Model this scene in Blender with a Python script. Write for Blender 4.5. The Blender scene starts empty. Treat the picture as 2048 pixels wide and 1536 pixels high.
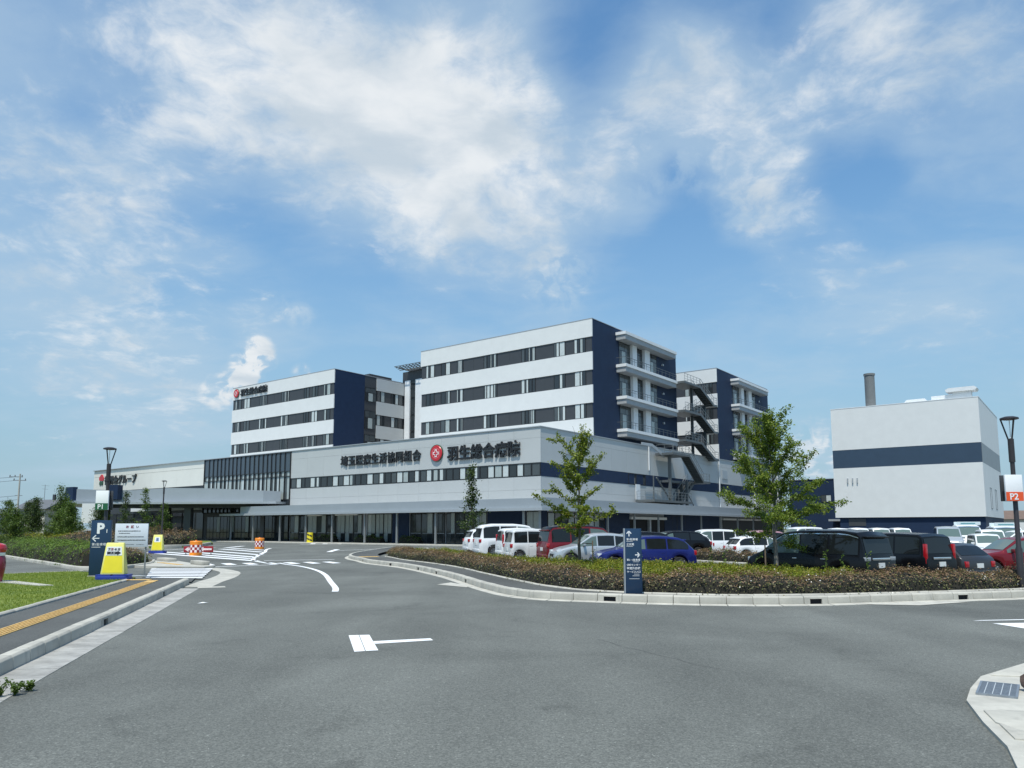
import bpy, bmesh, math, random
import numpy as np
from mathutils import Vector, Matrix

random.seed(7)
SC = bpy.context.scene
COL = SC.collection
R = math.radians

# ------------------------------------------------------------------ camera, sky, sun, exposure
cam_d = bpy.data.cameras.new("camera")
cam = bpy.data.objects.new("camera", cam_d)
COL.objects.link(cam)
cam.location = (0.0, 0.0, 1.75)
cam.rotation_euler = (R(90 + 6.5), 0, 0)
cam_d.sensor_width = 36.0
cam_d.lens = 36.0 * 1510.0 / 2048.0
cam_d.shift_y = 117.0 / 2048.0
cam_d.clip_start = 0.05
cam_d.clip_end = 6000
SC.camera = cam

SUN_EL, SUN_AZ = R(66), R(-163)          # azimuth clockwise from +Y
sdir = Vector((math.sin(SUN_AZ) * math.cos(SUN_EL), math.cos(SUN_AZ) * math.cos(SUN_EL), math.sin(SUN_EL)))
sun_d = bpy.data.lights.new("sun", 'SUN')
sun_d.energy = 4.4
sun_d.angle = R(0.6)
sun_d.color = (1.0, 0.955, 0.865)
sun = bpy.data.objects.new("sun", sun_d)
COL.objects.link(sun)
sun.rotation_euler = sdir.to_track_quat('Z', 'Y').to_euler()
sun.location = (-30, -20, 60)

SC.view_settings.view_transform = 'Standard'
SC.view_settings.look = 'None'
SC.view_settings.exposure = 0.0
SC.view_settings.gamma = 1.0
SC.view_settings.use_curve_mapping = False
SC.render.engine = 'CYCLES'
SC.cycles.max_bounces = 6
SC.cycles.diffuse_bounces = 3
SC.cycles.glossy_bounces = 3
SC.cycles.transmission_bounces = 3
SC.cycles.transparent_max_bounces = 6
SC.cycles.use_denoising = True

world = bpy.data.worlds.new("World")
SC.world = world
world.use_nodes = True


class NT:
    """tiny helper for node trees"""
    def __init__(s, tree):
        s.t = tree; s.n = tree.nodes; s.l = tree.links
    def new(s, kind, **kw):
        n = s.n.new(kind)
        for k, v in kw.items():
            setattr(n, k, v)
        return n
    def put(s, sock, v):
        if isinstance(v, bpy.types.NodeSocket):
            s.l.new(v, sock)
        elif v is not None:
            sock.default_value = v
    def math(s, op, a, b=None, c=None, clamp=False):
        n = s.new('ShaderNodeMath', operation=op, use_clamp=clamp)
        s.put(n.inputs[0], a)
        if b is not None: s.put(n.inputs[1], b)
        if c is not None: s.put(n.inputs[2], c)
        return n.outputs[0]
    def vmath(s, op, a, b=None):
        n = s.new('ShaderNodeVectorMath', operation=op)
        s.put(n.inputs[0], a)
        if b is not None: s.put(n.inputs[1], b)
        return n.outputs['Value'] if op in ('DOT_PRODUCT', 'LENGTH', 'DISTANCE') else n.outputs[0]
    def ramp(s, v, a, b, c=0.0, d=1.0, smooth=True):
        n = s.new('ShaderNodeMapRange', interpolation_type='SMOOTHSTEP' if smooth else 'LINEAR')
        s.put(n.inputs[0], v)
        n.inputs[1].default_value = a; n.inputs[2].default_value = b
        n.inputs[3].default_value = c; n.inputs[4].default_value = d
        return n.outputs[0]
    def noise(s, vec, scale, detail=3.0, rough=0.55, dist=0.0, dims='3D'):
        n = s.new('ShaderNodeTexNoise', noise_dimensions=dims)
        if vec is not None: s.put(n.inputs['Vector'], vec)
        n.inputs['Scale'].default_value = scale
        n.inputs['Detail'].default_value = detail
        n.inputs['Roughness'].default_value = rough
        n.inputs['Distortion'].default_value = dist
        return n
    def mix(s, f, a, b, blend='MIX'):
        n = s.new('ShaderNodeMix', data_type='RGBA', blend_type=blend)
        s.put(n.inputs[0], f)
        s.put(n.inputs[6], a if isinstance(a, bpy.types.NodeSocket) else (*a, 1.0))
        s.put(n.inputs[7], b if isinstance(b, bpy.types.NodeSocket) else (*b, 1.0))
        return n.outputs[2]


def build_world():
    t = NT(world.node_tree)
    bg = t.n['Background']
    sky = t.new('ShaderNodeTexSky', sky_type='NISHITA', sun_disc=False)
    sky.sun_elevation = SUN_EL
    sky.sun_rotation = SUN_AZ
    sky.altitude = 20
    sky.air_density = 1.35
    sky.dust_density = 1.0
    sky.ozone_density = 2.2
    tc = t.new('ShaderNodeTexCoord')
    d = tc.outputs['Generated']
    sep = t.new('ShaderNodeSeparateXYZ'); t.put(sep.inputs[0], d)
    zz = t.math('ADD', t.math('MAXIMUM', sep.outputs[2], 0.0), 0.22)
    comb = t.new('ShaderNodeCombineXYZ')
    t.put(comb.inputs[0], t.math('DIVIDE', sep.outputs[0], zz))
    t.put(comb.inputs[1], t.math('DIVIDE', sep.outputs[1], zz))
    p = comb.outputs[0]
    # domain warp
    w = t.noise(p, 2.2, 4.0, 0.55)
    wv = t.vmath('SUBTRACT', w.outputs['Color'], (0.5, 0.5, 0.5))
    wsc = t.new('ShaderNodeVectorMath', operation='SCALE'); t.put(wsc.inputs[0], wv); wsc.inputs['Scale'].default_value = 0.22
    pw = t.vmath('ADD', p, wsc.outputs[0])
    big = t.noise(pw, 2.4, 6.0, 0.52).outputs[0]
    fine = t.noise(pw, 12.0, 9.0, 0.62).outputs[0]
    base = t.math('MULTIPLY_ADD', fine, 0.82, t.math('MULTIPLY', big, 0.42))      # about 0.57 on average
    bias = 0.0
    pn = t.noise(d, 42.0, 6.0, 0.55, 0.4).outputs[0]
    puff = t.ramp(pn, 0.36, 0.60, 0.15, 1.35)
    for (dx, dy, dz), rad, amt in BLOBS:
        dot = t.vmath('DOT_PRODUCT', d, (dx, dy, dz))
        g = t.ramp(dot, math.cos(R(rad)), math.cos(R(rad * 0.08)), 0.0, amt)
        if rad < 3.5:                      # small heaped clouds: billowing edges
            g = t.math('MULTIPLY', g, puff)
        bias = t.math('ADD', g, bias)
    dens = t.math('ADD', base, bias)
    smp = t.new('ShaderNodeMapping'); t.put(smp.inputs[0], pw); smp.inputs['Scale'].default_value = (0.8, 1.5, 1); smp.inputs['Rotation'].default_value = (0, 0, R(28))
    soft = t.noise(smp.outputs[0], 2.0, 5.0, 0.50).outputs[0]
    veil = t.ramp(t.math('ADD', t.math('MULTIPLY_ADD', soft, 0.95, t.math('MULTIPLY', fine, 0.22)), bias), 0.46, 0.92, 0.02, 0.66)
    thick = t.ramp(dens, 0.77, 1.20, 0.0, 0.86)
    # clear sky: Nishita, paler towards the horizon
    gain = t.new('ShaderNodeVectorMath', operation='MULTIPLY'); t.put(gain.inputs[0], sky.outputs[0]); gain.inputs[1].default_value = SKY_GAIN
    hz = t.ramp(sep.outputs[2], -0.02, 0.50, 0.82, 0.0)
    col = t.mix(hz, gain.outputs[0], (3.5, 5.0, 6.4))
    col = t.mix(veil, col, (4.7, 6.2, 7.6))
    shade = t.noise(pw, 3.4, 6.0, 0.55).outputs[0]
    cc = t.mix(t.ramp(shade, 0.36, 0.62), (5.9, 6.7, 7.4), (8.9, 9.1, 9.2))
    col = t.mix(thick, col, cc)
    t.put(bg.inputs[0], col)
    bg.inputs[1].default_value = 0.10


SKY_GAIN = (0.90, 1.34, 1.58)
# cloud banks: direction, radius in degrees, amount
BLOBS = [
    ((-0.2650, 0.8081, 0.5261), 9, 0.16),
    ((-0.3311, 0.7880, 0.5190), 9, 0.14),
    ((-0.1772, 0.8248, 0.5370), 8, 0.18),
    ((-0.0380, 0.8403, 0.5407), 8, 0.24),
    ((-0.1059, 0.8698, 0.4819), 9, 0.22),
    ((-0.2287, 0.8516, 0.4717), 9, 0.14),
    ((-0.1636, 0.8942, 0.4168), 9, 0.16),
    ((-0.0529, 0.9101, 0.4110), 8, 0.16),
    ((0.0161, 0.8908, 0.4542), 7, 0.16),
    ((0.1039, 0.9040, 0.4148), 6, 0.2),
    ((0.1403, 0.8949, 0.4236), 4, 0.1),
    ((0.0103, 0.9348, 0.3551), 4.5, 0.14),
    ((0.0620, 0.9457, 0.3191), 3.2, 0.16),
    ((-0.0917, 0.9264, 0.3652), 5, 0.06),
    ((0.1691, 0.8401, 0.5154), 6, 0.18),
    ((0.2312, 0.8293, 0.5087), 6, 0.2),
    ((0.2688, 0.8426, 0.4668), 6, 0.14),
    ((0.3034, 0.8660, 0.3974), 5, 0.17),
    ((0.2824, 0.8766, 0.3896), 3, 0.1),
    ((0.3474, 0.8379, 0.4211), 5, 0.05),
    ((0.4242, 0.7404, 0.5214), 9, 0.2),
    ((0.3709, 0.7756, 0.5108), 6, 0.1),
    ((0.4995, 0.7434, 0.4449), 7, 0.06),
    ((0.4489, 0.8467, 0.2857), 8, 0.1),
    ((0.3278, 0.8951, 0.3021), 7, 0.08),
    ((0.5149, 0.8014, 0.3045), 9, 0.06),
    ((-0.4670, 0.7385, 0.4863), 14, 0.08),
    ((-0.5140, 0.7665, 0.3852), 13, 0.08),
    ((-0.4774, 0.8252, 0.3018), 13, 0.1),
    ((-0.4131, 0.8766, 0.2467), 10, 0.08),
    ((-0.2903, 0.9212, 0.2592), 4, 0.12),
    ((-0.3168, 0.9226, 0.2200), 1.5, 0.42),
    ((-0.3093, 0.9278, 0.2084), 1.2, 0.34),
    ((-0.3275, 0.9236, 0.1992), 1.7, 0.4),
    ((-0.3402, 0.9233, 0.1783), 1.8, 0.34),
    ((-0.3622, 0.9170, 0.1671), 1.6, 0.26),
    ((-0.2670, 0.9437, 0.1952), 1.1, 0.34),
    ((-0.2981, 0.9146, 0.2733), 1.3, 0.2),
    ((-0.2668, 0.9260, 0.2670), 1.4, 0.2),
    ((0.3724, 0.9234, 0.0928), 3, 0.28),
    ((-0.4781, 0.8636, 0.1597), 8, 0.12),
    ((-0.3712, 0.9182, 0.1386), 4, 0.1),
    ((-0.0157, 0.9642, 0.2646), 8, 0.03),
    ((0.0845, 0.8147, 0.5737), 5, -0.16),
    ((0.1677, 0.9171, 0.3615), 6, -0.1),
    ((0.1691, 0.8807, 0.4426), 3, -0.1),
    ((-0.2294, 0.9222, 0.3112), 7, -0.08),
    ((0.3922, 0.8219, 0.4130), 4, -0.12),
    ((0.2352, 0.9128, 0.3338), 5, -0.08),
    ((0.4598, 0.8026, 0.3800), 6, -0.06),
    ((-0.4398, 0.7681, 0.4654), 4, -0.08),
    ((0.2276, 0.8701, 0.4372), 3, -0.1),
]
build_world()


# ------------------------------------------------------------------ materials
MATS = {}

def mat(name, color, rough=0.6, metal=0.0, var=0.0, vscale=3.0, bump=0.0, bscale=40.0, spec=0.5,
        coat=0.0, streak=0.0, stain=None, orand=0.0):
    if name in MATS: return MATS[name]
    m = bpy.data.materials.new(name); m.use_nodes = True
    t = NT(m.node_tree); b = t.n['Principled BSDF']
    b.inputs['Base Color'].default_value = (*color, 1)
    b.inputs['Roughness'].default_value = rough
    b.inputs['Metallic'].default_value = metal
    b.inputs['Specular IOR Level'].default_value = spec
    if coat:
        b.inputs['Coat Weight'].default_value = coat
        b.inputs['Coat Roughness'].default_value = 0.04
    pos = None
    if var or bump or streak:
        pos = t.new('ShaderNodeNewGeometry').outputs['Position']
    c = None
    if var:
        n = t.noise(pos, vscale, 5.0, 0.6).outputs[0]
        k = t.ramp(n, 0.25, 0.75, 1 - var, 1 + var, smooth=False)
        cm = t.new('ShaderNodeVectorMath', operation='SCALE')
        cm.inputs[0].default_value = color; t.put(cm.inputs['Scale'], k)
        c = cm.outputs[0]
    if orand:
        oi = t.new('ShaderNodeObjectInfo').outputs['Random']
        k = t.ramp(oi, 0, 1, 1 - orand, 1 + orand, smooth=False)
        cm = t.new('ShaderNodeVectorMath', operation='SCALE')
        if c is not None: t.put(cm.inputs[0], c)
        else: cm.inputs[0].default_value = color
        t.put(cm.inputs['Scale'], k); c = cm.outputs[0]
    if streak:
        mp = t.new('ShaderNodeMapping'); t.put(mp.inputs[0], pos); mp.inputs['Scale'].default_value = (2.6, 2.6, 0.12)
        n = t.noise(mp.outputs[0], 1.6, 4.0, 0.6).outputs[0]
        f = t.ramp(n, 0.52, 0.78, 0.0, streak)
        c = t.mix(f, c if c is not None else color, stain or tuple(v * 0.55 for v in color))
    if c is not None:
        t.put(b.inputs['Base Color'], c)
    if bump:
        n = t.noise(pos, bscale, 4.0, 0.6).outputs[0]
        bp = t.new('ShaderNodeBump'); bp.inputs['Strength'].default_value = bump; bp.inputs['Distance'].default_value = 0.02
        t.put(bp.inputs['Height'], n); t.put(b.inputs['Normal'], bp.outputs[0])
    MATS[name] = m
    return m


def leaf_mat(name, cols, trans=0.35, rough=0.5):
    m = bpy.data.materials.new(name); m.use_nodes = True
    t = NT(m.node_tree); t.n.remove(t.n['Principled BSDF'])
    out = t.n['Material Output']
    rnd = t.new('ShaderNodeNewGeometry').outputs['Random Per Island']
    r = t.new('ShaderNodeValToRGB'); t.put(r.inputs[0], rnd)
    els = r.color_ramp.elements
    while len(els) < len(cols): els.new(0.5)
    for i, c in enumerate(cols):
        els[i].position = i / max(1, len(cols) - 1); els[i].color = (*c, 1)
    pb = t.new('ShaderNodeBsdfPrincipled'); pb.inputs['Roughness'].default_value = rough
    pb.inputs['Specular IOR Level'].default_value = 0.35
    t.put(pb.inputs['Base Color'], r.outputs[0])
    tr = t.new('ShaderNodeBsdfTranslucent'); t.put(tr.inputs[0], r.outputs[0])
    mx = t.new('ShaderNodeMixShader'); mx.inputs[0].default_value = trans
    t.put(mx.inputs[1], pb.outputs[0]); t.put(mx.inputs[2], tr.outputs[0])
    t.put(out.inputs[0], mx.outputs[0])
    MATS[name] = m
    return m


# ------------------------------------------------------------------ mesh helpers
class MB:
    def __init__(s): s.v = []; s.f = []
    def add(s, vs, fs):
        o = len(s.v); s.v += [tuple(p) for p in vs]; s.f += [tuple(i + o for i in f) for f in fs]; return s
    def box(s, x0, x1, y0, y1, z0, z1):
        return s.add([(x0, y0, z0), (x1, y0, z0), (x1, y1, z0), (x0, y1, z0), (x0, y0, z1), (x1, y0, z1), (x1, y1, z1), (x0, y1, z1)],
                     [(0, 3, 2, 1), (4, 5, 6, 7), (0, 1, 5, 4), (1, 2, 6, 5), (2, 3, 7, 6), (3, 0, 4, 7)])
    def prism(s, poly, z0, z1):
        """poly counter-clockwise in xy"""
        n = len(poly)
        z0 = z0 if isinstance(z0, (list, tuple)) else [z0] * n
        z1 = z1 if isinstance(z1, (list, tuple)) else [z1] * n
        return s.add([(p[0], p[1], z) for p, z in zip(poly, z0)] + [(p[0], p[1], z) for p, z in zip(poly, z1)],
                     [tuple(range(n - 1, -1, -1)), tuple(range(n, 2 * n))] + [(i, (i + 1) % n, n + (i + 1) % n, n + i) for i in range(n)])
    def prism_y(s, poly, y0, y1):
        """poly in xz, extruded along y"""
        n = len(poly)
        return s.add([(p[0], y0, p[1]) for p in poly] + [(p[0], y1, p[1]) for p in poly],
                     [tuple(range(n)), tuple(range(2 * n - 1, n - 1, -1))] + [((i + 1) % n, i, n + i, n + (i + 1) % n) for i in range(n)])
    def prism_x(s, poly, x0, x1):
        """poly in yz, extruded along x"""
        n = len(poly)
        return s.add([(x0, p[0], p[1]) for p in poly] + [(x1, p[0], p[1]) for p in poly],
                     [tuple(range(n - 1, -1, -1)), tuple(range(n, 2 * n))] + [(i, (i + 1) % n, n + (i + 1) % n, n + i) for i in range(n)])
    def bar(s, a, b, w, h=None):
        """rectangular bar from a to b"""
        a = Vector(a); b = Vector(b); d = (b - a); h = h or w
        up = Vector((0, 0, 1)) if abs(d.normalized().z) < 0.95 else Vector((1, 0, 0))
        sx = d.cross(up).normalized() * (w / 2); sz = sx.cross(d).normalized() * (h / 2)
        vs = [a - sx - sz, a + sx - sz, a + sx + sz, a - sx + sz, b - sx - sz, b + sx - sz, b + sx + sz, b - sx + sz]
        return s.add(vs, [(3, 2, 1, 0), (4, 5, 6, 7), (0, 1, 5, 4), (1, 2, 6, 5), (2, 3, 7, 6), (3, 0, 4, 7)])
    def tube(s, pts, rad, n=8, cap=True):
        pts = [Vector(p) for p in pts]
        rad = rad if isinstance(rad, (list, tuple)) else [rad] * len(pts)
        rings = []; side = None
        for i, p in enumerate(pts):
            d = (pts[min(i + 1, len(pts) - 1)] - pts[max(i - 1, 0)])
            if d.length < 1e-9: d = Vector((0, 0, 1))
            d.normalize()
            if side is None or side.cross(d).length < 1e-3:
                side = d.orthogonal().normalized()
            side = (side - d * side.dot(d)).normalized()
            up = d.cross(side)
            rings.append([p + (side * math.cos(2 * math.pi * k / n) + up * math.sin(2 * math.pi * k / n)) * rad[i] for k in range(n)])
        vs = [v for r in rings for v in r]
        fs = [(i * n + k, i * n + (k + 1) % n, (i + 1) * n + (k + 1) % n, (i + 1) * n + k) for i in range(len(pts) - 1) for k in range(n)]
        if cap:
            fs += [tuple(range(n - 1, -1, -1)), tuple(range((len(pts) - 1) * n, len(pts) * n))]
        return s.add(vs, fs)
    def cyl(s, x, y, z0, z1, r, n=16, r1=None):
        return s.tube([(x, y, z0), (x, y, z1)], [r, r if r1 is None else r1], n)
    def lathe(s, prof, n=24, axis='z', c=(0, 0, 0)):
        """prof: list of (r, h)"""
        vs = []
        for r, h in prof:
            for k in range(n):
                a = 2 * math.pi * k / n
                if axis == 'z': vs.append((c[0] + r * math.cos(a), c[1] + r * math.sin(a), c[2] + h))
                else: vs.append((c[0] + r * math.cos(a), c[1] + h, c[2] + r * math.sin(a)))
        m = len(prof)
        fs = [(i * n + k, i * n + (k + 1) % n, (i + 1) * n + (k + 1) % n, (i + 1) * n + k) for i in range(m - 1) for k in range(n)]
        if axis != 'z': fs = [tuple(reversed(f)) for f in fs]
        return s.add(vs, fs)
    def shift(s, dx, dy, dz=0):
        s.v = [(x + dx, y + dy, z + dz) for x, y, z in s.v]; return s
    def mesh(s, name, m=None, smooth=False, angle=35, bevel=0.0):
        me = bpy.data.meshes.new(name)
        me.from_pydata(s.v, [], s.f)
        if bevel:
            bm = bmesh.new(); bm.from_mesh(me)
            bmesh.ops.remove_doubles(bm, verts=bm.verts, dist=1e-5)
            es = [e for e in bm.edges if len(e.link_faces) == 2 and e.calc_face_angle(0) > R(30)]
            bmesh.ops.bevel(bm, geom=es, offset=bevel, segments=2, profile=0.5, affect='EDGES')
            bm.to_mesh(me); bm.free()
        if m is not None: me.materials.append(m)
        if smooth or bevel:
            me.shade_smooth()
            me.set_sharp_from_angle(angle=R(angle))
        return me
    def build(s, name, m, parent=None, loc=(0, 0, 0), rz=0.0, **kw):
        return obj(name, s.mesh(name, m, **kw), parent, loc, rz)


def obj(name, me, parent=None, loc=(0, 0, 0), rz=0.0, scale=None):
    o = bpy.data.objects.new(name, me)
    COL.objects.link(o)
    o.parent = parent
    o.location = loc
    o.rotation_euler = (0, 0, rz)
    if scale: o.scale = scale
    return o


def tag(o, label=None, cat=None, group=None, kind=None):
    if label: o['label'] = label
    if cat: o['category'] = cat
    if group: o['group'] = group
    if kind: o['kind'] = kind
    return o


def thing(name, label, cat, loc=(0, 0, 0), rz=0.0, group=None):
    return tag(obj(name, None, None, loc, rz), label, cat, group)


CACHE = {}
def shared(key, fn):
    if key not in CACHE: CACHE[key] = fn()
    return CACHE[key]


def copy_tree(o, parent=None):
    c = o.copy(); COL.objects.link(c); c.parent = parent
    for ch in list(o.children): copy_tree(ch, c)
    return c


def glyph(ch, size, depth, m, bold=0.0):
    def mk():
        cu = bpy.data.curves.new('glyph', 'FONT'); cu.body = ch; cu.size = 1.0
        cu.extrude = depth / size / 2; cu.offset = bold; cu.resolution_u = 2
        o = bpy.data.objects.new('glyph', cu); COL.objects.link(o)
        dg = bpy.context.evaluated_depsgraph_get()
        me = bpy.data.meshes.new_from_object(o.evaluated_get(dg))
        bpy.data.objects.remove(o); bpy.data.curves.remove(cu)
        # stand the glyph up: x stays, y -> z, front faces -y
        me.transform(Matrix.Rotation(R(90), 4, 'X'))
        me.transform(Matrix.Scale(size, 4))
        me.materials.clear(); me.materials.append(m)
        return me
    return shared(('glyph', ch, round(size, 4), round(depth, 4), m.name, bold), mk)


def lettering(parent, text, x, y, z, size, m, depth=0.01, bold=0.0, adv=1.0, name='letter', sx=1.0):
    for i, ch in enumerate(text):
        if ch == ' ': continue
        me = glyph(ch, size, depth, m, bold)
        obj(name, me, parent, (x + i * size * adv * sx, y, z), 0, (sx, 1, 1) if sx != 1 else None)


def line_of_text(parent, text, x, y, z, size, m, depth=0.004, bold=0.0, name='lettering', right=False):
    """one line of small print as a single flat mesh"""
    cu = bpy.data.curves.new('print', 'FONT'); cu.body = text; cu.size = size
    cu.extrude = depth / 2; cu.offset = bold; cu.resolution_u = 2
    cu.align_x = 'RIGHT' if right else 'LEFT'
    o = bpy.data.objects.new('print', cu); COL.objects.link(o)
    dg = bpy.context.evaluated_depsgraph_get()
    me = bpy.data.meshes.new_from_object(o.evaluated_get(dg))
    bpy.data.objects.remove(o); bpy.data.curves.remove(cu)
    me.transform(Matrix.Rotation(R(90), 4, 'X'))
    me.materials.clear(); me.materials.append(m)
    return obj(name, me, parent, (x, y, z))


def np_mesh(name, verts, faces_per, m):
    """verts (N,k,3) array of separate k-gons"""
    n, k = verts.shape[:2]
    me = bpy.data.meshes.new(name)
    me.vertices.add(n * k); me.vertices.foreach_set('co', verts.reshape(-1).astype(np.float32))
    me.loops.add(n * k); me.loops.foreach_set('vertex_index', np.arange(n * k, dtype=np.int32))
    me.polygons.add(n)
    me.polygons.foreach_set('loop_start', np.arange(0, n * k, k, dtype=np.int32))
    me.polygons.foreach_set('loop_total', np.full(n, k, dtype=np.int32))
    me.update(); me.validate()
    me.materials.append(m)
    return me


def leaf_quads(cent, size, rng, up=0.35, jitter=0.35, aspect=0.55, normals=None):
    """leaf-shaped quads (diamonds) at centres"""
    n = len(cent)
    nrm = rng.normal(size=(n, 3)); nrm[:, 2] = np.abs(nrm[:, 2]) + up
    if normals is not None: nrm = nrm * 0.6 + normals
    nrm /= np.linalg.norm(nrm, axis=1)[:, None] + 1e-9
    t = rng.normal(size=(n, 3)); t -= nrm * (t * nrm).sum(1)[:, None]
    t /= np.linalg.norm(t, axis=1)[:, None] + 1e-9
    b = np.cross(nrm, t)
    s = size * (1 + jitter * rng.uniform(-1, 1, n))[:, None]
    droop = nrm * s * 0.18
    v = np.stack([cent - t * s * 0.5 - droop, cent + b * s * aspect * 0.5, cent + t * s * 0.5 - droop, cent - b * s * aspect * 0.5], axis=1)
    return v


# the hospital stands turned; its own frame: x along the front facade (0 at the near corner, negative to the left), y to the back
BROT = R(-37.5)
BC = Vector((2.86887, 76.0))
BX = Vector((math.cos(BROT), math.sin(BROT))); BY = Vector((-math.sin(BROT), math.cos(BROT)))
def b2w(x, y, z=0.0):
    p = BC + BX * x + BY * y
    return (p.x, p.y, z)

class BThing:
    """a thing standing in the hospital's frame; its meshes are given in that frame"""
    def __init__(s, name, label, cat, x0, y0, z0=0.0, group=None):
        s.x0, s.y0, s.z0 = x0, y0, z0
        s.o = thing(name, label, cat, b2w(x0, y0, z0), BROT, group)
    def p(s, name, mb, m, parent=None, **kw):
        mb.shift(-s.x0, -s.y0, -s.z0)
        return mb.build(name, m, parent or s.o, **kw)
    def at(s, name, me, x, y, z, rz=0.0, parent=None, scale=None):
        return obj(name, me, parent or s.o, (x - s.x0, y - s.y0, z - s.z0), rz, scale)


# ------------------------------------------------------------------ surface materials
def asphalt(name, c0, c1, patch=0.22, fine=1.0):
    m = bpy.data.materials.new(name); m.use_nodes = True
    t = NT(m.node_tree); b = t.n['Principled BSDF']
    pos = t.new('ShaderNodeNewGeometry').outputs['Position']
    g = t.noise(pos, 58.0, 3.0, 0.75).outputs[0]
    vo = t.new('ShaderNodeTexVoronoi'); t.put(vo.inputs['Vector'], pos); vo.inputs['Scale'].default_value = 75.0
    vr = t.new('ShaderNodeSeparateColor'); t.put(vr.inputs[0], vo.outputs['Color'])
    k = t.math('ADD', t.math('MULTIPLY', g, 0.75), t.math('MULTIPLY', vr.outputs[0], 0.45))
    col = t.mix(t.ramp(k, 0.30, 0.92, 0, 1, False), c0, c1)
    glint = t.ramp(vr.outputs[1], 0.984, 0.994, 0.0, 0.30)
    col = t.mix(glint, col, tuple(v * 2.6 for v in c1))
    med = t.noise(pos, 21.0, 2.0, 0.6).outputs[0]
    col = t.mix(t.ramp(med, 0.34, 0.66, 0.0, 0.34), col, c0)
    big = t.noise(pos, 0.22, 5.0, 0.6, 0.6).outputs[0]
    mp = t.new('ShaderNodeMapping'); t.put(mp.inputs[0], pos); mp.inputs['Scale'].default_value = (0.9, 0.16, 1); mp.inputs['Rotation'].default_value = (0, 0, R(12))
    trk = t.noise(mp.outputs[0], 0.7, 4.0, 0.55).outputs[0]
    f = t.math('MULTIPLY', t.ramp(big, 0.3, 0.7, 1 - patch, 1 + patch, False), t.ramp(trk, 0.3, 0.7, 1 - patch * 0.6, 1 + patch * 0.6, False))
    # oil drips and dark worn patches
    st = t.noise(pos, 0.55, 6.0, 0.62, 1.2).outputs[0]
    f = t.math('MULTIPLY', f, t.ramp(st, 0.56, 0.74, 1.0, 1 - patch * 1.1))
    sc = t.new('ShaderNodeVectorMath', operation='SCALE'); t.put(sc.inputs[0], col); t.put(sc.inputs['Scale'], f)
    t.put(b.inputs['Base Color'], sc.outputs[0])
    b.inputs['Roughness'].default_value = 0.82
    b.inputs['Specular IOR Level'].default_value = 0.35
    bp = t.new('ShaderNodeBump'); bp.inputs['Strength'].default_value = 0.5 * fine; bp.inputs['Distance'].default_value = 0.006
    t.put(bp.inputs['Height'], k); t.put(b.inputs['Normal'], bp.outputs[0])
    MATS[name] = m
    return m

M_road = asphalt('road_asphalt', (0.075, 0.080, 0.072), (0.198, 0.205, 0.184))
M_walk = asphalt('footway_asphalt', (0.064, 0.067, 0.063), (0.118, 0.121, 0.112), 0.22)
M_conc = mat('concrete', (0.43, 0.415, 0.36), 0.85, var=0.16, vscale=2.5, bump=0.25, bscale=60, streak=0.5, stain=(0.20, 0.20, 0.18), orand=0.10)
M_conc2 = mat('pale_concrete', (0.45, 0.435, 0.38), 0.85, var=0.2, vscale=3, orand=0.06, streak=0.35, stain=(0.26, 0.25, 0.22), bump=0.25, bscale=70)
M_gut = mat('gutter_concrete', (0.33, 0.325, 0.30), 0.88, var=0.32, vscale=3.5, orand=0.10, bump=0.3, bscale=60)
M_dark = mat('opening_shade', (0.012, 0.012, 0.014), 0.9)  # near-black colour standing for the shade inside openings
M_tact = mat('tactile_yellow', (0.60, 0.40, 0.15), 0.75, var=0.2, vscale=6, orand=0.06)
M_soil = mat('soil', (0.075, 0.055, 0.04), 0.95, var=0.3, vscale=8, bump=0.5, bscale=30)

def paint_mat():
    m = bpy.data.materials.new('road_paint'); m.use_nodes = True
    t = NT(m.node_tree); b = t.n['Principled BSDF']
    pos = t.new('ShaderNodeNewGeometry').outputs['Position']
    n = t.noise(pos, 26.0, 5.0, 0.7).outputs[0]; n2 = t.noise(pos, 1.7, 3.0, 0.6).outputs[0]
    f = t.ramp(t.math('ADD', n, t.math('MULTIPLY', n2, 0.5)), 0.84, 1.06, 0.0, 0.7)
    t.put(b.inputs['Base Color'], t.mix(f, (0.82, 0.83, 0.83), (0.28, 0.29, 0.30)))
    b.inputs['Roughness'].default_value = 0.6
    MATS['road_paint'] = m
    return m
M_paint = paint_mat()

def lawn_mat():
    m = bpy.data.materials.new('lawn'); m.use_nodes = True
    t = NT(m.node_tree); b = t.n['Principled BSDF']
    pos = t.new('ShaderNodeNewGeometry').outputs['Position']
    n = t.noise(pos, 0.8, 6.0, 0.65).outputs[0]; n2 = t.noise(pos, 22.0, 3.0, 0.7).outputs[0]
    c = t.mix(t.ramp(n, 0.35, 0.65), (0.115, 0.170, 0.018), (0.20, 0.245, 0.030))
    c = t.mix(t.ramp(n2, 0.35, 0.75, 0, 0.5), c, (0.075, 0.10, 0.018))
    t.put(b.inputs['Base Color'], c); b.inputs['Roughness'].default_value = 0.9
    MATS['lawn'] = m
    return m
M_lawn = lawn_mat()
M_earth = mat('far_ground', (0.16, 0.17, 0.10), 0.95, var=0.3, vscale=0.05)


def sstep(a, b, v):
    t = max(0.0, min(1.0, (v - a) / (b - a))); return t * t * (3 - 2 * t)

def lot_z(x, y):
    """the car park falls gently to the front right"""
    return -0.26 * sstep(6, 12, x) * (1 - 0.6 * sstep(31, 44, y)) * sstep(21.2, 23.5, y)

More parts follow.
